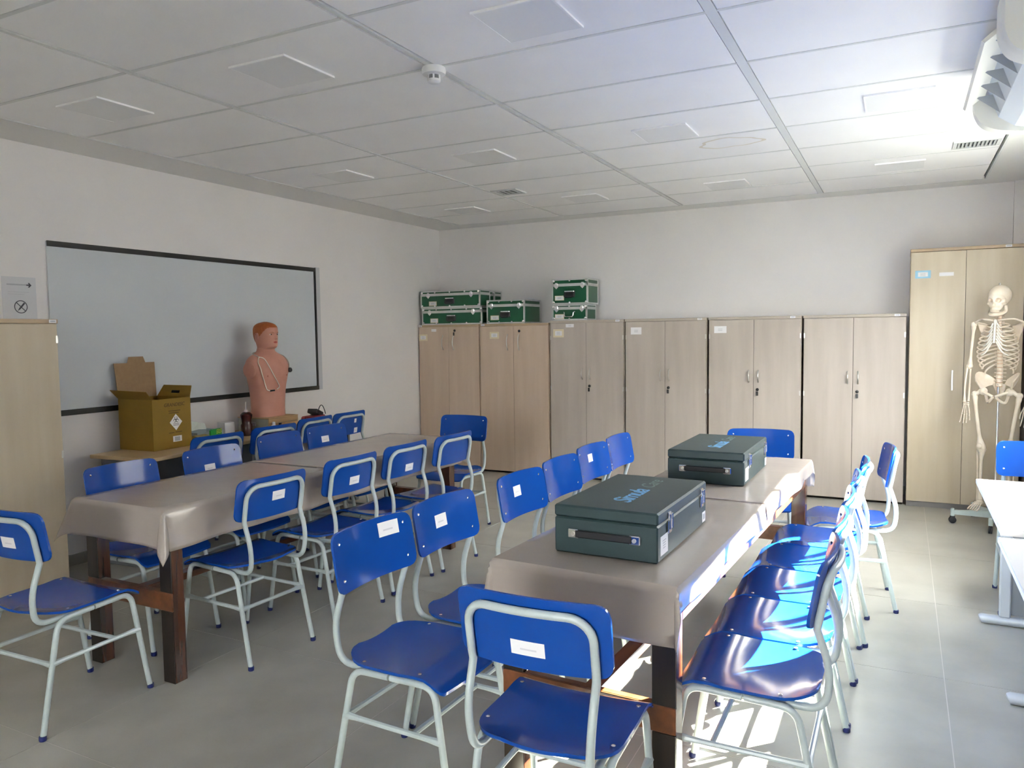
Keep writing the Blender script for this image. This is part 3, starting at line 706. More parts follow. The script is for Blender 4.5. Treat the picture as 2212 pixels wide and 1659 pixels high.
flight_case(-2.985, -2.195, 1.63, 1.822, 4.95, 0.30, 'long green flight case at the bottom of the left stack')
flight_case(-2.995, -2.215, 1.823, 2.015, 4.945, 0.235, 'long green flight case on top of the left stack')
flight_case(-2.75, -2.19, 1.823, 2.005, 5.235, 0.17, 'green case half hidden behind the long case on the left stack', lab=False)
flight_case(-2.135, -1.672, 1.63, 1.888, 4.945, 0.40, 'single dark green flight case on the second maple cabinet')
flight_case(-1.355, -0.962, 1.65, 1.816, 4.95, 0.26, 'green case with a chrome handle, lower one of the right stack', handle='chrome')
flight_case(-1.352, -0.948, 1.817, 2.08, 4.94, 0.30, 'taller bright green case with a black handle on the right stack')

# ---------------------------------------------------------------- left wall: whiteboard, paper sign
wb = thing('whiteboard', 'wide whiteboard with black edge strips on the left wall', 'whiteboard', (XL+0.002, 1.96, 1.018))
L0, L1, hb = -1.28, 1.255, 1.14
B('board', BOARD, wb, 0.0, 0.012, L0, L1, 0.0, hb)
B('edge_strip', BLKTRIM, wb, 0.012, 0.020, L0, L1, hb-0.034, hb+0.002)
B('edge_strip', BLKTRIM, wb, 0.012, 0.020, L0, L1+0.004, -0.004, 0.034)
B('edge_strip', BLKTRIM, wb, 0.012, 0.020, L1-0.022, L1, 0.034, hb-0.034)
B('side_profile', principled('board_profile', (0.52, 0.52, 0.55), 0.5), wb, 0.0, 0.018, L1+0.001, L1+0.055, -0.004, hb+0.008)
sg = thing('paper_sign', 'white paper sign with an arrow and a crossed-out pen above the left cabinet', 'sign', (XL+0.001, 0.50, 1.60))
B('sheet', principled('sign_paper', (0.62, 0.625, 0.65), 0.6), sg, 0, 0.0008, -0.105, 0.105, 0.02, 0.315)
B('arrow_shaft', INKG, sg, 0.0009, 0.0013, -0.075, 0.045, 0.262, 0.271)
MB().prism([(0.045, 0.262), (0.045, 0.270), (0.062, 0.270), (0.055, 0.278), (0.062, 0.281), (0.077, 0.2655), (0.062, 0.250), (0.055, 0.253), (0.062, 0.262)], 0.0014, 0.0018, 'x').build('arrow_head', INK, sg)
for k in range(2): B('print_line', INKG, sg, 0.0009, 0.0012, -0.07, 0.06-0.03*k, 0.22-0.014*k, 0.2215-0.014*k)
ring = MB(); nseg = 28
ring.ring_loft([[(xx, 0.005+rr*math.cos(2*PI*k/nseg), 0.128+rr*math.sin(2*PI*k/nseg)) for xx, rr in ((0.0009, 0.036), (0.0009, 0.041), (0.0014, 0.041), (0.0014, 0.036))] for k in range(nseg)], closed=True)
ring.build('prohibition_ring', INK, sg)
def bar2(p, q, wd, x0=0.0010, x1=0.0015):
    d = Vector((q[0]-p[0], q[1]-p[1])).normalized(); n = Vector((-d.y, d.x))*wd/2
    return [(p[0]+n.x, p[1]+n.y), (q[0]+n.x, q[1]+n.y), (q[0]-n.x, q[1]-n.y), (p[0]-n.x, p[1]-n.y)]
MB().prism(bar2((-0.022, 0.155), (0.034, 0.100), 0.005), 0.0009, 0.0014, 'x').build('slash', INK, sg)
MB().prism([(0.024, 0.156), (0.032, 0.149), (0.001, 0.113), (-0.016, 0.102), (-0.006, 0.120)], 0.0015, 0.0019, 'x').build('pen_symbol', INK, sg)

# ---------------------------------------------------------------- wall desk on the left (two units pushed together)
def wall_desk(cx, cy, rz, dp, ln, label):
    t = thing('wall_desk', label, 'desk', (cx, cy, 0), rz, 'beech desks along the left wall')
    B('desk_top', DESKB, t, -dp/2, dp/2, -ln/2, ln/2, 0.72, 0.745, 0.004)
    for s in (-1, 1):
        B('side_panel', GREYD, t, -dp/2+0.05, dp/2-0.12, s*(ln/2-0.06)-0.012, s*(ln/2-0.06)+0.012, 0.02, 0.72)
        B('foot', GREYD, t, -dp/2+0.02, dp/2-0.04, s*(ln/2-0.06)-0.025, s*(ln/2-0.06)+0.025, 0.0, 0.03, 0.006)
    B('modesty_panel', GREYD, t, -dp/2+0.10, -dp/2+0.118, -ln/2+0.075, ln/2-0.075, 0.32, 0.715)
    return t
wall_desk(-2.69, 1.425, R_(4.5), 0.56, 1.13, 'beech-topped desk by the whiteboard carrying the yellow cardboard box')
wall_desk(-2.765, 2.63, 0.0, 0.50, 1.22, 'beech-topped desk under the manikin torso')
DZ = 0.7455
# yellow cardboard waste box
bx = thing('cardboard_box', 'open yellow cardboard sharps box with a biohazard diamond', 'box', (-2.80, 1.262, DZ), R_(2))
a, b, hh = 0.168, 0.162, 0.352; th = 0.004
B('panel', CARD, bx, a-th, a, -b, b, 0, hh); B('panel', CARD, bx, -a, -a+th, -b, b, 0, hh)
B('panel', CARD, bx, -a+th, a-th, -b, -b+th, 0, hh); B('panel', CARD, bx, -a+th, a-th, b-th, b, 0, hh); B('panel', CARD, bx, -a+th, a-th, -b+th, b-th, 0, th)
B('inner_sleeve', CARDIN, bx, -a+th, a-th, -b+th, b-th, hh-0.045, hh-0.041)
def flap(name, mat, poly, loc, rot): return MB().prism(poly, 0, 0.003, 'y').build(name, mat, bx, False, loc, rot)
# back flap rises upright and leans to the wall; tab on top
flap('back_flap', CARDIN, [(-0.158, 0), (0.158, 0), (0.168, 0.25), (0.09, 0.25), (0.075, 0.293), (-0.045, 0.293), (-0.06, 0.25), (-0.168, 0.25)], (-a+0.002, 0.0, hh), (R_(-5), 0, PI/2))
flap('side_flap', CARD, [(-0.165, 0), (0.165, 0), (0.168, 0.075), (-0.185, 0.082)], (0, -b+0.001, hh), (R_(38), 0, 0))
fs = flap('side_flap', CARD, [(-0.165, 0), (0.165, 0), (0.15, 0.085), (-0.13, 0.085)], (0, b-0.001, hh), (R_(-22), 0, 0))
B('handle_slot', BLACK, fs, -0.03, 0.05, -0.001, 0.004, 0.025, 0.045)
put('lettering', text_mesh('GRANDESC', 0.034, principled('box_ink', (0.10, 0.05, 0.01), 0.7), 'lettering', 0.2, 0.0003, 'CENTER', 0.0003), bx, (a+0.0006, 0.02, hh-0.045), (PI/2, 0, PI/2))
INKB = MATS['box_ink']
for k, (yy, zz, ww) in enumerate([(0.02, 0.262, 0.10), (0.015, 0.248, 0.085), (-0.01, 0.108, 0.045), (0.05, 0.110, 0.055)]): B('print_line', INKB, bx, a+0.0002, a+0.0008, yy-ww/2, yy+ww/2, zz, zz+0.005)
for k in range(13): B('print_line', principled('box_ink_faint', (0.27, 0.155, 0.02), 0.7), bx, -0.09, 0.09-0.02*(k % 3), -b-0.0008, -b-0.0002, 0.05+0.018*k, 0.055+0.018*k)
def diamond(r, x0, x1, mat, nm): return MB().prism([(0.03+r*0.92, 0.183), (0.03, 0.183+r), (0.03-r*0.92, 0.183), (0.03, 0.183-r)], x0, x1, 'x').build(nm, mat, bx)
diamond(0.058, a+0.0002, a+0.0006, PAPER, 'warning_diamond')
bio = MB()
for k in range(3):
    an = PI/2+2*PI*k/3; cx, cz = 0.03+0.013*math.cos(an), 0.199+0.013*math.sin(an)
    bio.ring_loft([[(xx, cx+rr*math.cos(an+0.55+(2*PI-1.1)*j/14), cz+rr*math.sin(an+0.55+(2*PI-1.1)*j/14)) for xx, rr in ((a+0.0008, 0.008), (a+0.0008, 0.012), (a+0.0012, 0.012), (a+0.0012, 0.008))] for j in range(15)])
bio.build('biohazard_symbol', INK, bx)
for k in range(2): B('print_line', INK, bx, a+0.0008, a+0.0011, 0.005, 0.055, 0.170-0.010*k, 0.173-0.010*k)
s = B('barcode_label', PAPER, bx, a+0.0002, a+0.0007, 0.0, 0.075, 0.045, 0.085); B('barcode', INKG, bx, a+0.0008, a+0.0011, 0.015, 0.06, 0.05, 0.08)

# things lying on the desks
def single(mb, name, mat, label, cat, loc, rz=0.0, smooth=False, group=None):
    return tag(mb.build(name, mat, None, smooth, loc, (0, 0, rz)), label, cat, group)
tr = thing('plastic_tray', 'clear bluish plastic tray on the wall desk beside the cardboard box', 'tray', (-2.87, 1.72, DZ), R_(3))
TRAY = principled('tray_plastic', (0.42, 0.50, 0.54), 0.25)
B('tray_base', TRAY, tr, -0.09, 0.09, -0.13, 0.13, 0, 0.006); B('tray_side', TRAY, tr, 0.085, 0.09, -0.13, 0.13, 0.006, 0.06); B('tray_side', TRAY, tr, -0.09, -0.085, -0.13, 0.13, 0.006, 0.06)
B('tray_side', TRAY, tr, -0.085, 0.085, -0.13, -0.125, 0.006, 0.06); B('tray_side', TRAY, tr, -0.085, 0.085, 0.125, 0.13, 0.006, 0.06)
gp = thing('green_packet', 'small green packet with yellow stripes leaning on the plastic tray', 'packet', (-2.70, 1.70, DZ), R_(5))
MB().rbox(-0.018, 0.018, -0.055, 0.055, 0, 0.085, 0.010).build('pouch', principled('packet_green', (0.02, 0.30, 0.05), 0.3), gp)
for k in range(3):
    MB().tube([(0.0185, -0.01, 0.05+0.012*k), (0.0185, 0.01, 0.056+0.012*k), (0.0185, 0.025, 0.052+0.012*k), (0.0185, 0.045, 0.060+0.012*k)], 0.0025, 6).build('stripe', principled('packet_yellow', (0.75, 0.65, 0.06), 0.4), gp)
single(MB().prism([(-0.16, 0.0), (0.0, 0.0), (0.0, 0.055), (-0.05, 0.062), (-0.13, 0.045)], -0.055, 0.055, 'y'), 'paper_bag', principled('yellowish_paper', (0.40, 0.33, 0.10), 0.6), 'crumpled yellowish packet lying next to the cardboard box', 'packet', (-2.62, 1.52, DZ), R_(0))
single(MB().rbox(-0.05, 0.05, -0.045, 0.045, 0, 0.105, 0.002), 'small_carton', PAPER, 'small white carton standing behind the second desk chair', 'carton', (-2.84, 1.93, DZ), R_(-8))
film = MB(); film.add([(0, -0.05, 0), (0.02, 0.0, 0.01), (0.0, 0.09, 0), (-0.02, -0.035, 0.075), (0.0, 0.015, 0.06), (-0.01, 0.085, 0.045), (-0.03, -0.05, 0.10), (-0.03, -0.01, 0.07)], [(0,1,4,3),(1,2,5,4),(3,4,7,6),(0,3,6),(4,5,7)])
o = single(film, 'plastic_wrap', principled('clear_wrap', (0.62, 0.66, 0.60), 0.25), 'crumpled clear plastic wrap sticking up from the tray', 'wrap', (-2.90, 1.70, DZ+0.062))
o.modifiers.new('t', 'SOLIDIFY').thickness = 0.001
bt = thing('dark_bottle', 'dark brown bottle with a thin white nozzle beside the torso', 'bottle', (-2.675, 1.985, DZ))
MB().lathe([(0.040, 0), (0.043, 0.004), (0.043, 0.085), (0.036, 0.095), (0.038, 0.125), (0.046, 0.150), (0.046, 0.165), (0.030, 0.182), (0.013, 0.186)], 22).build('bottle_body', principled('brown_bottle', (0.045, 0.008, 0.006), 0.25), bt, True)
MB().lathe([(0.015, 0.184), (0.015, 0.200), (0.006, 0.204), (0.0035, 0.262), (0.002, 0.264)], 14).build('nozzle', principled('nozzle_white', (0.72, 0.66, 0.66), 0.4), bt, True)
wb2 = thing('white_bottle', 'tiny white plastic bottle in front of the torso base', 'bottle', (-2.555, 2.155, DZ))
MB().lathe([(0.021, 0), (0.0215, 0.003), (0.0215, 0.062), (0.012, 0.070)], 16).build('bottle_body', PAPER, wb2, True)
MB().lathe([(0.012, 0.069), (0.0125, 0.070), (0.012, 0.092), (0.009, 0.094)], 14).build('bottle_cap', WHTRIM, wb2, True)
vi = thing('small_vial', 'small vial with a black cap next to the tiny white bottle', 'vial', (-2.553, 2.225, DZ))
MB().lathe([(0.013, 0), (0.013, 0.055)], 12).build('vial_body', principled('vial', (0.55, 0.58, 0.45), 0.3), vi, True)
MB().lathe([(0.012, 0.055), (0.012, 0.078)], 12).build('vial_cap', BLACK, vi, True)
bag = thing('black_bag', 'black bag with a red pouch and looped cable on the wall desk', 'bag', (-2.72, 2.83, DZ), R_(8))
MB().rbox(-0.06, 0.06, -0.14, 0.08, 0, 0.075, 0.012).build('pouch', principled('red_pouch', (0.22, 0.01, 0.02), 0.6), bag)
MB().rbox(-0.05, 0.05, -0.055, 0.055, -0.02, 0.02, 0.006).build('black_block', BLACK, bag, False, (0, 0.0, 0.098), (R_(-22), 0, 0))
MB().tube([Vector((0.0, 0.03+0.13*t, 0.07+0.085*math.sin(PI*t)**0.8)) for t in [k/14 for k in range(15)]], 0.004, 8).build('cable', BLACK, bag, True)
MB().tube([(0.0, -0.13, 0.06), (0.02, -0.19, 0.075), (0.02, -0.24, 0.03), (0.02, -0.28, 0.006)], 0.003, 6).build('red_cord', MATS['red_pouch'], bag, True)
# ---------------------------------------------------------------- manikin torso on its wooden base
wbx = thing('wooden_base', 'low wooden base box with a grey end under the manikin torso', 'box', (-2.7575, 2.30, DZ))
B('box_core', principled('base_grey_green', (0.30, 0.31, 0.25), 0.5), wbx, -0.168, 0.162, -0.165, 0.165, 0, 0.112, 0.002)
for k in range(3): B('plank', mottled('base_plank', (0.42, 0.26, 0.12), (0.50, 0.33, 0.17), 0.5, (9, 1.2, 20), 5.0), wbx, 0.163, 0.172, -0.166, 0.166, 0.001+0.038*k, 0.036+0.038*k, 0.002)
B('lid_board', MATS['base_plank'], wbx, -0.17, 0.173, -0.168, 0.168, 0.113, 0.122, 0.002)
B('card_holder', GREYM, wbx, -0.03, 0.03, -0.170, -0.165, 0.055, 0.085, 0.001)
TZ = DZ+0.1225
TB = [(0.0,.150,.104,.104),(.06,.147,.105,.100),(.14,.150,.108,.100),(.22,.160,.112,.104),(.30,.178,.117,.108),(.36,.192,.121,.110),(.41,.199,.118,.108),(.44,.196,.111,.104),
 (.465,.184,.102,.098),(.488,.158,.090,.092),(.508,.122,.079,.086),(.524,.092,.071,.080),(.538,.076,.066,.077),(.550,.071,.065,.076),(.557,.069,.078,.075),(.564,.066,.097,.074),(.577,.069,.107,.075),
 (.595,.073,.110,.080),(.612,.076,.109,.088),(.634,.078,.109,.100),(.656,.081,.109,.107),(.678,.083,.110,.110),(.70,.084,.110,.110),(.72,.083,.106,.108),(.742,.076,.093,.097),(.757,.062,.073,.077),(.767,.040,.046,.050),(.772,.011,.013,.014)]
def tprof(z):
    for i in range(len(TB)-1):
        if z <= TB[i+1][0]+1e-9:
            z0, z1 = TB[i][0], TB[i+1][0]; t = (z-z0)/(z1-z0)
            p0 = TB[max(i-1, 0)]; p1 = TB[i]; p2 = TB[i+1]; p3 = TB[min(i+2, len(TB)-1)]
            out = []
            for k in (1, 2, 3):
                m1 = (p2[k]-p0[k])/(p2[0]-p0[0])*(z1-z0); m2 = (p3[k]-p1[k])/(p3[0]-p1[0])*(z1-z0)
                h00 = 2*t**3-3*t*t+1; h10 = t**3-2*t*t+t; h01 = -2*t**3+3*t*t; h11 = t**3-t*t
                out.append(h00*p1[k]+h10*m1+h01*p2[k]+h11*m2)
            return out
    return TB[-1][1:]
def G(x, s): return math.exp(-(x/s)**2)
def tsurf(th, z, off=0.0):
    a, bf, bb = tprof(z); e = 2.0 if z > 0.53 else (2.5 if z < 0.48 else 2.5-0.5*(z-0.48)/0.05)
    c, s = math.cos(th), math.sin(th); bx_ = bf if c > 0 else bb
    x = bx_*math.copysign(abs(c)**(2/e), c); y = a*math.copysign(abs(s)**(2/e), s)
    if z > 0.56 and c > 0:
        ya = abs(y); d = 0.0
        if 0.630 < z < 0.69: k = (0.690-z)/0.050; d += (0.005+0.019*min(1, k)**1.5)*G(ya, 0.0085+0.004*min(1, k))*(1 if z > 0.637 else max(0, (z-0.630)/0.007))
        d -= 0.008*G(ya-0.034, 0.014)*G(z-0.671, 0.010); d += 0.003*G(z-0.688, 0.007)*G(ya-0.02, 0.03)
        d += 0.0045*G(z-0.611, 0.0035)*G(ya, 0.018)+0.004*G(z-0.602, 0.0035)*G(ya, 0.015)-0.002*G(z-0.6065, 0.0018)*G(ya, 0.02); d += 0.004*G(z-0.575, 0.008)*G(ya, 0.014)
        x += d
    if z < 0.5:
        ya = abs(y)
        if c > 0: x += 0.010*G(ya-0.085, 0.06)*G(z-0.36, 0.06)-0.006*G(ya, 0.02)*G(z-0.33, 0.12)-0.005*G(z-0.26, 0.03)*G(ya-0.07, 0.05)+0.004*G(ya-0.04, 0.03)*G(z-0.12, 0.05)
    L = math.hypot(x, y) or 1
    return Vector((x*(1+off/L), y*(1+off/L), z))
NS = 104
zl = [0.0]+[0.015*k for k in range(1, 36)]+[0.53+0.0042*k for k in range(0, 57)]+[0.7705, 0.772]
zl = sorted(set(round(q, 5) for q in zl))
tz_ = thing('manikin_torso', 'armless medical manikin torso with painted red hair beside the whiteboard', 'manikin', (-2.755, 2.30, TZ))
def thetas(): return [2*PI*k/NS - 0.0 for k in range(NS)]
MB().ring_loft([[tsurf(th, q) for th in thetas()] for q in zl]).build('body', SKIN, tz_, True)
# painted hair cap
def hairline(th):
    d = abs((math.degrees(th)+180) % 360-180)
    if d < 42: return 0.722+0.004*math.cos(math.radians(d*2))
    if d < 62: return 0.724-(d-42)/20*0.030
    if d < 84: return 0.694-(d-62)/22*0.042
    if d < 108: return 0.652+(d-84)/24*0.014
    if d < 125: return 0.666-(d-108)/17*0.050
    return 0.612-0.006*(d-125)/55
hz = [q for q in zl if q > 0.592]
V = []; idx = {}
for i, q in enumerate(hz):
    for k, th in enumerate(thetas()): idx[i, k] = len(V); V.append(tsurf(th, q, 0.0022) if q < 0.767 else tsurf(th, q)+Vector((0, 0, 0.0025)))
Fh = []
for i in range(len(hz)-1):
    for k in range(NS):
        th = 2*PI*(k+0.5)/NS
        if hz[i] >= hairline(th): Fh.append((idx[i, k], idx[i, (k+1) % NS], idx[i+1, (k+1) % NS], idx[i+1, k]))
Fh.append(tuple(idx[len(hz)-1, k] for k in range(NS)))
used = sorted({j for f in Fh for j in f}); mp_ = {j: n for n, j in enumerate(used)}
MB().add([V[j] for j in used], [[mp_[j] for j in f] for f in Fh]).build('hair', HAIR, tz_, True)
for s in (-1, 1):
    er = MB().ellipsoid((-0.010, s*0.083, 0.655), (0.019, 0.008, 0.031), 16, 10, Matrix.Rotation(s*0.35, 3, 'Z') @ Matrix.Rotation(0.15, 3, 'Y')).build('ear', SKIN, tz_, True)
    MB().tube([(-0.018+0.012*math.cos(t), s*(0.0900), 0.658+0.022*math.sin(t)) for t in [PI*(-0.45+1.7*k/12) for k in range(13)]], 0.003, 6).build('ear_rim', SKIN, er, True)
    th = s*math.asin(0.034/0.082); p = tsurf(th, 0.671)
    ey = MB().ellipsoid(p+Vector((-0.004, 0, 0)), (0.0085, 0.0115, 0.0052), 14, 8).build('eye', EYEW, tz_, True)
    MB().ellipsoid(p+Vector((0.0025, 0.0005, 0.0)), (0.0034, 0.0058, 0.0052), 12, 7).build('iris', EYED, ey, True)
    MB().tube([tsurf(s*math.asin((0.017+0.028*k/8)/0.083), 0.6845+0.005*math.sin(PI*k/8*0.9), 0.0006) for k in range(9)], [0.0012, 0.002, 0.0024, 0.0024, 0.0024, 0.0022, 0.002, 0.0016, 0.001], 6).build('eyebrow', principled('eyebrow_paint', (0.42, 0.17, 0.09), 0.6), tz_, True)
    MB().lathe([(0.050, 0.0), (0.064, 0.008), (0.068, 0.03)], 24, (0, 0, 0), 'y').build('shoulder_plug', SKIN, tz_, True, (0.0, s*0.203, 0.385), (0, 0, 0) if s < 0 else (0, 0, PI))
    MB().ellipsoid(tsurf(s*math.asin(0.09/0.185), 0.335), (0.003, 0.008, 0.008), 12, 6).build('nipple', principled('areola', (0.42, 0.14, 0.09), 0.5), tz_, True)
lp = MB(); V = []; nx = 12
for k in range(nx+1):
    yv = -0.021+0.042*k/nx; hgt = 0.0075*math.sqrt(max(0.0, 1-(yv/0.0212)**2))+0.0006; th = math.asin(yv/0.0735)
    for zz in (0.6075-hgt, 0.6075-hgt*0.4, 0.6075, 0.6075+hgt*0.4, 0.6075+hgt): V.append(tsurf(th, zz, 0.0014))
F = [(5*k+j, 5*k+5+j, 5*k+6+j, 5*k+1+j) for k in range(nx) for j in range(4)]
lp.add(V, F).build('lips', LIP, tz_, True)
# stethoscope hung round its neck
def tpos(s, z, off=0.007):
    lo, hi = R_(-122), R_(62)
    for _ in range(40):
        mid = (lo+hi)/2; p = tsurf(mid, z)
        if (p.x+p.y)/math.sqrt(2) < s: lo = mid
        else: hi = mid
    return tsurf((lo+hi)/2, z, off)
sth = thing('stethoscope', 'stethoscope with silver tubes hung round the manikin neck', 'stethoscope', (-2.755, 2.30, TZ))
GT = principled('stetho_tube', (0.50, 0.46, 0.40), 0.4); GM = principled('stetho_metal', (0.82, 0.76, 0.66), 0.3, 0.15)
def smooth_path(P, n=5):
    out = []
    for i in range(len(P)-1):
        p0, p1, p2, p3 = P[max(i-1, 0)], P[i], P[i+1], P[min(i+2, len(P)-1)]
        for k in range(n):
            t = k/n; out.append(0.5*((2*p1)+(p2-p0)*t+(2*p0-5*p1+4*p2-p3)*t*t+(3*p1-p0-3*p2+p3)*t**3))
    out.append(P[-1]); return out
yj = tpos(-0.054, 0.49, 0.010)
MB().tube(smooth_path([yj, tpos(-0.062, 0.45), tpos(-0.045, 0.40, 0.009), tpos(-0.032, 0.34, 0.010), tpos(-0.008, 0.24, 0.010), tpos(0.0, 0.222, 0.010), tpos(0.018, 0.214, 0.012)]), 0.0038, 7).build('binaural_tube', GM, sth, True)
MB().tube(smooth_path([yj, tpos(-0.02, 0.478, 0.010), tpos(0.005, 0.44, 0.010), tpos(0.048, 0.345, 0.010), tpos(0.084, 0.256, 0.010), tpos(0.084, 0.238, 0.010), tpos(0.066, 0.222, 0.012)]), 0.0038, 7).build('binaural_tube', GM, sth, True)
MB().tube([tpos(0.018, 0.214, 0.012), tpos(0.05, 0.216, 0.013)], 0.007, 8).build('ear_tip', BLACK, sth, True)
back = [yj, tsurf(R_(-100), 0.512, 0.010), tsurf(R_(-130), 0.520, 0.010), tsurf(R_(-165), 0.526, 0.012), tsurf(R_(165), 0.526, 0.012), tsurf(R_(125), 0.520, 0.010), tsurf(R_(95), 0.512, 0.010), tsurf(R_(72), 0.488, 0.009), tsurf(R_(62), 0.44, 0.008), tsurf(R_(60), 0.385, 0.008)]
MB().tube(smooth_path(back), 0.0045, 8).build('tubing', GT, sth, True)
q = tsurf(R_(60), 0.372, 0.012)
MB().lathe([(0.014, -0.008), (0.020, 0.0), (0.020, 0.010), (0.012, 0.016)], 16, q, 'x').build('chest_piece', BLACK, sth, True)

# ---------------------------------------------------------------- white desks at the window wall
def white_desk(y0, y1, zt, label, feet, xl):
    t = thing('white_desk', label, 'desk', (xl, (y0+y1)/2, 0), 0, 'white office desks')
    hl = (y1-y0)/2; xr = 2.775-xl
    B('desk_top', DESKW, t, 0, xr, -hl, hl, zt-0.024, zt, 0.0025)
    B('edge_band', DESKE, t, -0.001, xr, -hl-0.0012, -hl, zt-0.024, zt-0.002)
    for fy, fx in feet:
        y = fy-(y0+y1)/2; x0 = fx-xl
        MB().tube([(x0, y, 0.022), (x0+0.004, y, 0.024), (x0+0.01, y, 0.026), (x0+0.43, y, 0.026)], [0.012, 0.02, 0.024, 0.024], 14).build('foot', GREYM, t, True)
        B('column', GREYM, t, x0+0.085, x0+0.135, y-0.02, y+0.02, 0.045, zt-0.024, 0.006)
        B('column', GREYM, t, x0+0.285, x0+0.335, y-0.02, y+0.02, 0.045, zt-0.024, 0.006)
        B('leg_infill', GREYD, t, x0+0.135, x0+0.285, y-0.008, y+0.008, 0.06, zt-0.06)
    B('modesty_panel', DESKW, t, xr-0.17, xr-0.152, -hl+0.12, hl-0.06, 0.30, zt-0.026)
white_desk(1.055, 2.172, 0.742, 'white desk under the window with its far corner in bright sun', [(2.14, 2.30), (1.186, 2.325)], 2.272)
white_desk(-0.50, 1.048, 0.716, 'second white desk cut by the right edge of the photo', [(0.6, 2.35), (-0.4, 2.35)], 2.262)

# ---------------------------------------------------------------- anatomical skeleton on a castor stand
SK = thing('anatomy_skeleton', 'life-size plastic skeleton on a castor stand before the tall cabinet', 'skeleton', (2.565, 4.42, 0), R_(-22))
def bone(name, p, q, rm, r0, r1, parent=SK, bow=(0, 0, 0), seg=10):
    p, q = Vector(p), Vector(q); n = 14; P = []; Rd = []
    for k in range(n+1):
        t = k/n; P.append(p.lerp(q, t)+Vector(bow)*math.sin(PI*t))
        e = max(0.0, 1-t/0.2)**1.3; f = max(0.0, 1-(1-t)/0.2)**1.3
        Rd.append((rm+(r0-rm)*e+(r1-rm)*f)*(0.75 if k in (0, n) else 1))
    return MB().tube(P, Rd, seg).ellipsoid(p, (r0*0.92,)*3, 12, 8).ellipsoid(q, (r1*0.92,)*3, 12, 8).build(name, BONE, parent, True)
# skull from merged forms with carved sockets
def skull():
    m = MB()
    m.ellipsoid((0, 0.02, 0.105), (0.072, 0.090, 0.078), 28, 18)
    m.ellipsoid((0, -0.035, 0.085), (0.058, 0.045, 0.052), 22, 14)
    m.ellipsoid((0, -0.040, 0.040), (0.050, 0.038, 0.042), 20, 12)
    for s in (-1, 1): m.ellipsoid((s*0.050, -0.032, 0.048), (0.017, 0.030, 0.012), 14, 8); m.ellipsoid((s*0.052, -0.035, 0.070), (0.012, 0.018, 0.020), 12, 8)
    m.ellipsoid((0, -0.070, 0.060), (0.013, 0.016, 0.018), 12, 8)
    m.ellipsoid((0, -0.046, 0.010), (0.038, 0.034, 0.022), 18, 10)
    me = m.mesh('skull_raw', BONE); o = put('skull_raw', me)
    rm = o.modifiers.new('r', 'REMESH'); rm.mode = 'VOXEL'; rm.voxel_size = 0.0032
    cut = MB()
    for s in (-1, 1): cut.ellipsoid((s*0.029, -0.078, 0.075), (0.0200, 0.046, 0.0175), 18, 12, Matrix.Rotation(s*0.25, 3, 'Z')); cut.ellipsoid((s*0.062, -0.012, 0.052), (0.010, 0.016, 0.022), 12, 8)
    cut.add(*(lambda b: (b.v, b.f))(MB().ring_loft([[(-0.010, -0.11, 0.038), (0.010, -0.11, 0.038), (0.003, -0.11, 0.066), (-0.003, -0.11, 0.066)], [(-0.010, -0.066, 0.038), (0.010, -0.066, 0.038), (0.003, -0.066, 0.066), (-0.003, -0.066, 0.066)]])))
    co = put('cut', cut.mesh('cut', BONE)); bo = o.modifiers.new('b', 'BOOLEAN'); bo.operation = 'DIFFERENCE'; bo.object = co; bo.solver = 'EXACT'; bo.use_self = True
    sm = o.modifiers.new('s', 'SMOOTH'); sm.iterations = 3
    bpy.context.view_layer.update()
    me2 = bpy.data.meshes.new_from_object(o.evaluated_get(bpy.context.evaluated_depsgraph_get()))
    for q_ in (o, co): bpy.data.objects.remove(q_)
    me2.name = 'skull'; me2.materials.clear(); me2.materials.append(BONE)
    me2.polygons.foreach_set('use_smooth', [True]*len(me2.polygons)); return me2
sk = put('skull', skull(), SK, (0.0, 0.0, 1.655), (R_(6), 0, R_(-8)))
MB().lathe([(0.008, 0.182), (0.006, 0.190), (0.008, 0.196), (0.002, 0.200)], 10, (0, 0.02, 0)).build('hanging_eye', STEEL, sk, True)
MB().tube([(0.030*math.sin(a), -0.046-0.036*math.cos(a), 0.004) for a in [-1.1+2.2*k/10 for k in range(11)]], 0.0055, 8).build('upper_teeth', BONE, sk, True)
jaw = MB()
arc = [(-0.048, -0.005, 0.03), (-0.050, -0.012, -0.010), (-0.040, -0.045, -0.026), (-0.020, -0.075, -0.030), (0, -0.083, -0.030), (0.020, -0.075, -0.030), (0.040, -0.045, -0.026), (0.050, -0.012, -0.010), (0.048, -0.005, 0.03)]
jaw.tube(smooth_path([Vector(p) for p in arc], 4), [0.008+0.007*math.sin(PI*k/32) for k in range(33)], 10, squash=[1.3]*33); jaw.build('jaw', BONE, sk, True)
MB().tube([(0.029*math.sin(a), -0.046-0.035*math.cos(a), -0.009) for a in [-1.1+2.2*k/10 for k in range(11)]], 0.0065, 8).build('lower_teeth', BONE, sk, True)
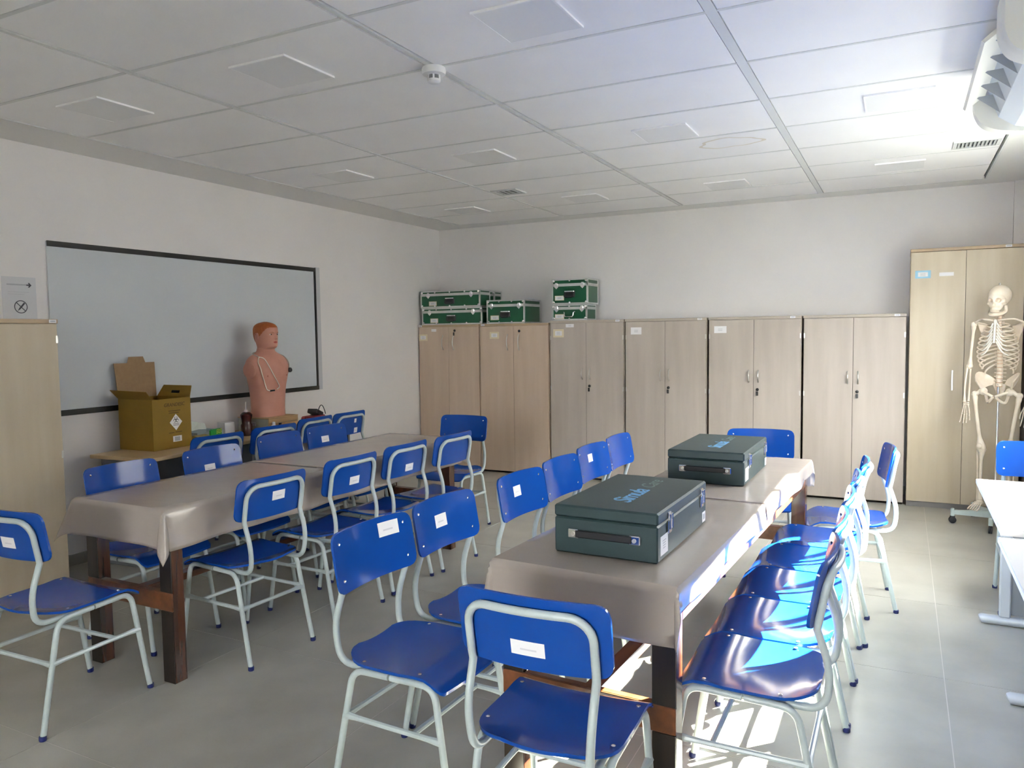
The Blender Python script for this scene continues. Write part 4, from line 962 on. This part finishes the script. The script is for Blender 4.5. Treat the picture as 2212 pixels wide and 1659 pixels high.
# spine
def sy(z): return 0.035+0.018*math.sin((z-1.03)*9.0)
zs = 1.650; nv = 24
for k in range(nv):
    t = k/(nv-1); h = 0.0165+0.013*t; r = 0.013+0.012*t; zs -= h*1.02
    v = MB().lathe([(r*0.9, -h*0.42), (r, -h*0.36), (r*0.86, 0), (r, h*0.36), (r*0.9, h*0.42)], 14, (0, sy(zs), zs))
    v.tube([(0, sy(zs)+r*0.7, zs), (0, sy(zs)+r+0.022+0.008*t, zs-0.012)], [0.006, 0.004], 6)
    v.tube([(-r-0.016, sy(zs)+r*0.6, zs), (r+0.016, sy(zs)+r*0.6, zs)], 0.0045, 6)
    v.build('vertebra', BONE, SK, True)
    MB().lathe([(r*0.88, -0.0022), (r*0.92, 0), (r*0.88, 0.0022)], 12, (0, sy(zs), zs-h*0.5)).build('disc', principled('disc_rubber', (0.62, 0.38, 0.24), 0.5), SK, True)
# sternum, ribs, cartilage
CARTI = principled('cartilage_plastic', (0.80, 0.77, 0.70), 0.45)
st_pts = [Vector((0, -0.070, 1.575)), Vector((0, -0.080, 1.545)), Vector((0, -0.088, 1.50)), Vector((0, -0.096, 1.44)), Vector((0, -0.098, 1.405))]
MB().tube(smooth_path(st_pts, 4), [0.014+0.012*max(0, 1-abs(k-2)/3.5)+0.004*(1 if 6 < k < 14 else 0) for k in range(17)], 12, squash=[0.42]*17).build('sternum', CARTI, SK, True)
RW = [.058, .082, .098, .110, .118, .123, .125, .125, .121, .113, .100, .082]
for i in range(12):
    z0 = 1.552-0.0275*i; drop = 0.030+0.0085*i; wv = RW[i]; yf = -0.066-0.004*min(i, 7) if i < 7 else -0.075+0.014*(i-7)
    end = 0.88-0.015*i if i < 7 else (0.86-0.05*(i-7) if i < 10 else 0.55)
    for s in (-1, 1):
        P = []
        for k in range(19):
            t = end*k/18; P.append(Vector((s*(0.012+wv*math.sin(PI*t)**0.75 if t < 0.5 else 0.012+wv*math.sin(PI*t)), sy(z0)+0.018+(yf-sy(z0)-0.018)*(1-math.cos(PI*t))/2+0.02*math.sin(PI*t)*(1-t), z0-drop*t*1.15)))
        MB().tube(P, 0.0052, 7, squash=[1.25]*19).build('rib', BONE, SK, True)
        if i < 7:
            e = P[-1]; tgt = Vector((s*0.013, -0.080-0.0025*i, 1.553-0.0235*i))
            MB().tube(smooth_path([e, e.lerp(tgt, 0.45)+Vector((0, -0.006, -0.008-0.002*i)), tgt], 4), 0.0052, 7).build('cartilage', CARTI, SK, True)
for s in (-1, 1):
    MB().tube(smooth_path([Vector((s*0.015, -0.072, 1.572)), Vector((s*0.06, -0.075, 1.580)), Vector((s*0.11, -0.035, 1.583)), Vector((s*0.16, 0.0, 1.560))], 4), 0.0068, 8).build('clavicle', BONE, SK, True)
    sc = MB().add([(s*0.150, 0.03, 1.545), (s*0.065, 0.085, 1.530), (s*0.085, 0.088, 1.385), (s*0.100, 0.080, 1.40), (s*0.140, 0.042, 1.50),
                   (s*0.150, 0.036, 1.547), (s*0.065, 0.091, 1.532), (s*0.085, 0.094, 1.385), (s*0.102, 0.086, 1.40), (s*0.144, 0.048, 1.50)],
                  [(0,1,2,3,4), (9,8,7,6,5), (0,5,6,1), (1,6,7,2), (2,7,8,3), (3,8,9,4), (4,9,5,0)])
    sc.tube([(s*0.07, 0.095, 1.525), (s*0.12, 0.075, 1.548), (s*0.165, 0.03, 1.560)], [0.005, 0.006, 0.011], 8); sc.build('scapula', BONE, SK, True)
    bone('humerus', (s*0.172, 0.012, 1.545), (s*0.196, 0.020, 1.225), 0.0105, 0.024, 0.026)
    bone('ulna', (s*0.192, 0.026, 1.235), (s*0.192, -0.004, 0.955), 0.0065, 0.014, 0.009, bow=(0, 0.006, 0))
    bone('radius', (s*0.208, 0.008, 1.218), (s*0.214, -0.020, 0.950), 0.0068, 0.010, 0.014, bow=(s*0.006, 0, 0))
    hd = MB(); cx, cy = s*0.204, -0.014
    for k in range(4):
        hd.ellipsoid((cx+(k-1.5)*0.010, cy, 0.938), (0.007, 0.007, 0.007), 8, 6); hd.ellipsoid((cx+(k-1.5)*0.011, cy, 0.926), (0.007, 0.007, 0.007), 8, 6)
        fx = (k-1.5)*0.0165; L = (0.060, 0.066, 0.062, 0.052)[k]
        p = [Vector((cx+(k-1.5)*0.011, cy, 0.922)), Vector((cx+fx, cy-0.004, 0.922-L))]
        for ln in (0.038, 0.024, 0.017): d = (p[-1]-p[-2]).normalized(); p.append(p[-1]+(d+Vector((0, -0.12, 0))).normalized()*ln*(0.85 if k == 3 else 1))
        for i in range(len(p)-1): hd.tube([p[i].lerp(p[i+1], t) for t in (0.02, 0.12, 0.5, 0.88, 0.98)], [0.003, 0.0046, 0.0028, 0.0042, 0.003], 6)
    p = [Vector((cx-s*0.016, cy-0.008, 0.93)), Vector((cx-s*0.030, cy-0.022, 0.893)), Vector((cx-s*0.036, cy-0.030, 0.865)), Vector((cx-s*0.036, cy-0.036, 0.842))]
    for i in range(3): hd.tube([p[i].lerp(p[i+1], t) for t in (0.02, 0.12, 0.5, 0.88, 0.98)], [0.003, 0.005, 0.0032, 0.0048, 0.003], 6)
    hd.build('hand', BONE, SK, True)
    # pelvis half: flared wing, acetabulum, pubic and ischial rami
    pv = MB(); rows = []
    def bz(p, q, r, t): return p*(1-t)**2+q*2*t*(1-t)+r*t*t
    for i in range(9):
        u = i/8; row = []
        lo_ = bz(Vector((s*0.030, 0.060, 1.085)), Vector((s*0.090, 0.055, 1.075)), Vector((s*0.092, -0.022, 1.045)), u)
        hi_ = bz(Vector((s*0.040, 0.088, 1.125)), Vector((s*0.185, 0.040, 1.245)), Vector((s*0.120, -0.072, 1.115)), u)
        for j in range(7):
            v = j/6; p_ = lo_.lerp(hi_, v); p_ += Vector((s*0.012, 0.012, 0))*math.sin(PI*v)*math.sin(PI*u); row.append(p_)
        rows.append(row)
    nr = 9; nc = 7; VV = [p for r in rows for p in r]+[p+Vector((s*0.007, 0.004, -0.003)) for r in rows for p in r]; FF = []; o2 = nr*nc
    for i in range(nr-1):
        for j in range(nc-1): a0 = i*nc+j; FF += [(a0, a0+1, a0+nc+1, a0+nc), (a0+o2, a0+nc+o2, a0+nc+1+o2, a0+1+o2)]
    per = [j for j in range(nc)]+[i*nc+nc-1 for i in range(1, nr)]+[(nr-1)*nc+j for j in range(nc-2, -1, -1)]+[i*nc for i in range(nr-2, 0, -1)]
    for i in range(len(per)): a0, b0 = per[i], per[(i+1) % len(per)]; FF.append((a0, a0+o2, b0+o2, b0))
    pv.add(VV, FF); pv.ellipsoid((s*0.088, -0.010, 1.035), (0.030, 0.028, 0.030), 12, 8)
    pv.tube(smooth_path([Vector((s*0.085, -0.025, 1.035)), Vector((s*0.050, -0.052, 1.020)), Vector((s*0.008, -0.062, 1.000))], 4), 0.0105, 8)
    pv.tube(smooth_path([Vector((s*0.010, -0.060, 0.995)), Vector((s*0.035, -0.040, 0.965)), Vector((s*0.060, -0.005, 0.955)), Vector((s*0.080, 0.005, 1.02))], 4), 0.0105, 8)
    pv.build('hip_bone', BONE, SK, True)
    bone('femur', (s*0.150, 0.0, 1.010), (s*0.095, -0.004, 0.605), 0.0135, 0.026, 0.038, bow=(0, -0.012, 0))
    MB().tube([(s*0.098, -0.008, 1.040), (s*0.125, -0.004, 1.022), (s*0.150, 0.0, 1.005)], [0.023, 0.014, 0.02], 10).build('femur_head', BONE, SK, True)
    MB().ellipsoid((s*0.095, -0.045, 0.615), (0.020, 0.009, 0.022), 12, 8).build('kneecap', BONE, SK, True)
    bone('tibia', (s*0.092, 0.0, 0.585), (s*0.098, 0.010, 0.195), 0.0115, 0.036, 0.018, bow=(0, -0.005, 0))
    bone('fibula', (s*0.125, 0.015, 0.565), (s*0.118, 0.018, 0.180), 0.0058, 0.010, 0.011)
    ft = MB(); ft.ellipsoid((s*0.100, 0.010, 0.175), (0.020, 0.026, 0.016), 12, 8); ft.ellipsoid((s*0.103, 0.048, 0.155), (0.017, 0.032, 0.017), 12, 8)
    for k in range(5):
        x0 = s*(0.080+0.011*k); x1 = s*(0.072+0.018*k); P = [Vector((x0, -0.02, 0.168)), Vector((x1, -0.085+0.004*k, 0.140)), Vector((x1, -0.118+0.006*k, 0.132)), Vector((x1, -0.140+0.008*k, 0.128))]
        ft.ellipsoid((x0, -0.012, 0.168), (0.008, 0.012, 0.008), 8, 6)
        for i in range(3): ft.tube([P[i].lerp(P[i+1], t) for t in (0.02, 0.15, 0.5, 0.85, 0.98)], [0.003, 0.006, 0.0038, 0.0055, 0.003], 6)
    ft.build('foot', BONE, SK, True)
sa = MB(); sa.add(*(lambda b: (b.v, b.f))(MB().ring_loft([[(-0.045, 0.045, 1.09), (0.045, 0.045, 1.09), (0.042, 0.075, 1.085), (-0.042, 0.075, 1.085)], [(-0.030, 0.062, 1.04), (0.030, 0.062, 1.04), (0.028, 0.085, 1.035), (-0.028, 0.085, 1.035)], [(-0.008, 0.060, 0.985), (0.008, 0.060, 0.985), (0.008, 0.070, 0.985), (-0.008, 0.070, 0.985)]]))); sa.build('sacrum', BONE, SK)
MB().tube([(0.0, 0.030, 0.10), (0.0, 0.030, 1.09)], 0.0085, 12).build('support_rod', CHROME, SK, True)
STB = principled('stand_paint', (0.50, 0.58, 0.57), 0.4)
hub = MB().lathe([(0.030, 0.045), (0.034, 0.055), (0.034, 0.115), (0.022, 0.125)], 18, (0, 0.03, 0)).build('stand_hub', STB, SK, True)
for k in range(5):
    an = R_(188+22+72*k); c, s_ = math.cos(an), math.sin(an)
    arm = MB().add([(0.02, -0.018, 0.06), (0.02, 0.018, 0.06), (0.02, 0.018, 0.115), (0.02, -0.018, 0.115), (0.29, -0.013, 0.072), (0.29, 0.013, 0.072), (0.29, 0.013, 0.10), (0.29, -0.013, 0.10)], [(0,1,2,3),(7,6,5,4),(0,4,5,1),(1,5,6,2),(2,6,7,3),(3,7,4,0)])
    arm.lathe([(0.015, 0.058), (0.015, 0.112), (0.008, 0.118)], 12, (0.285, 0, 0))
    am = arm.build('stand_arm', STB, SK, False, (0, 0.03, 0), (0, 0, an))
    MB().lathe([(0.010, -0.014), (0.026, -0.012), (0.026, -0.003), (0.008, -0.001)], 16, (0.285, 0, 0.0262), 'y').lathe([(0.008, 0.001), (0.026, 0.003), (0.026, 0.012), (0.010, 0.014)], 16, (0.285, 0, 0.0262), 'y').rbox(0.268, 0.302, -0.010, 0.010, 0.03, 0.06, 0.004).build('castor', RUBBER, am, True)
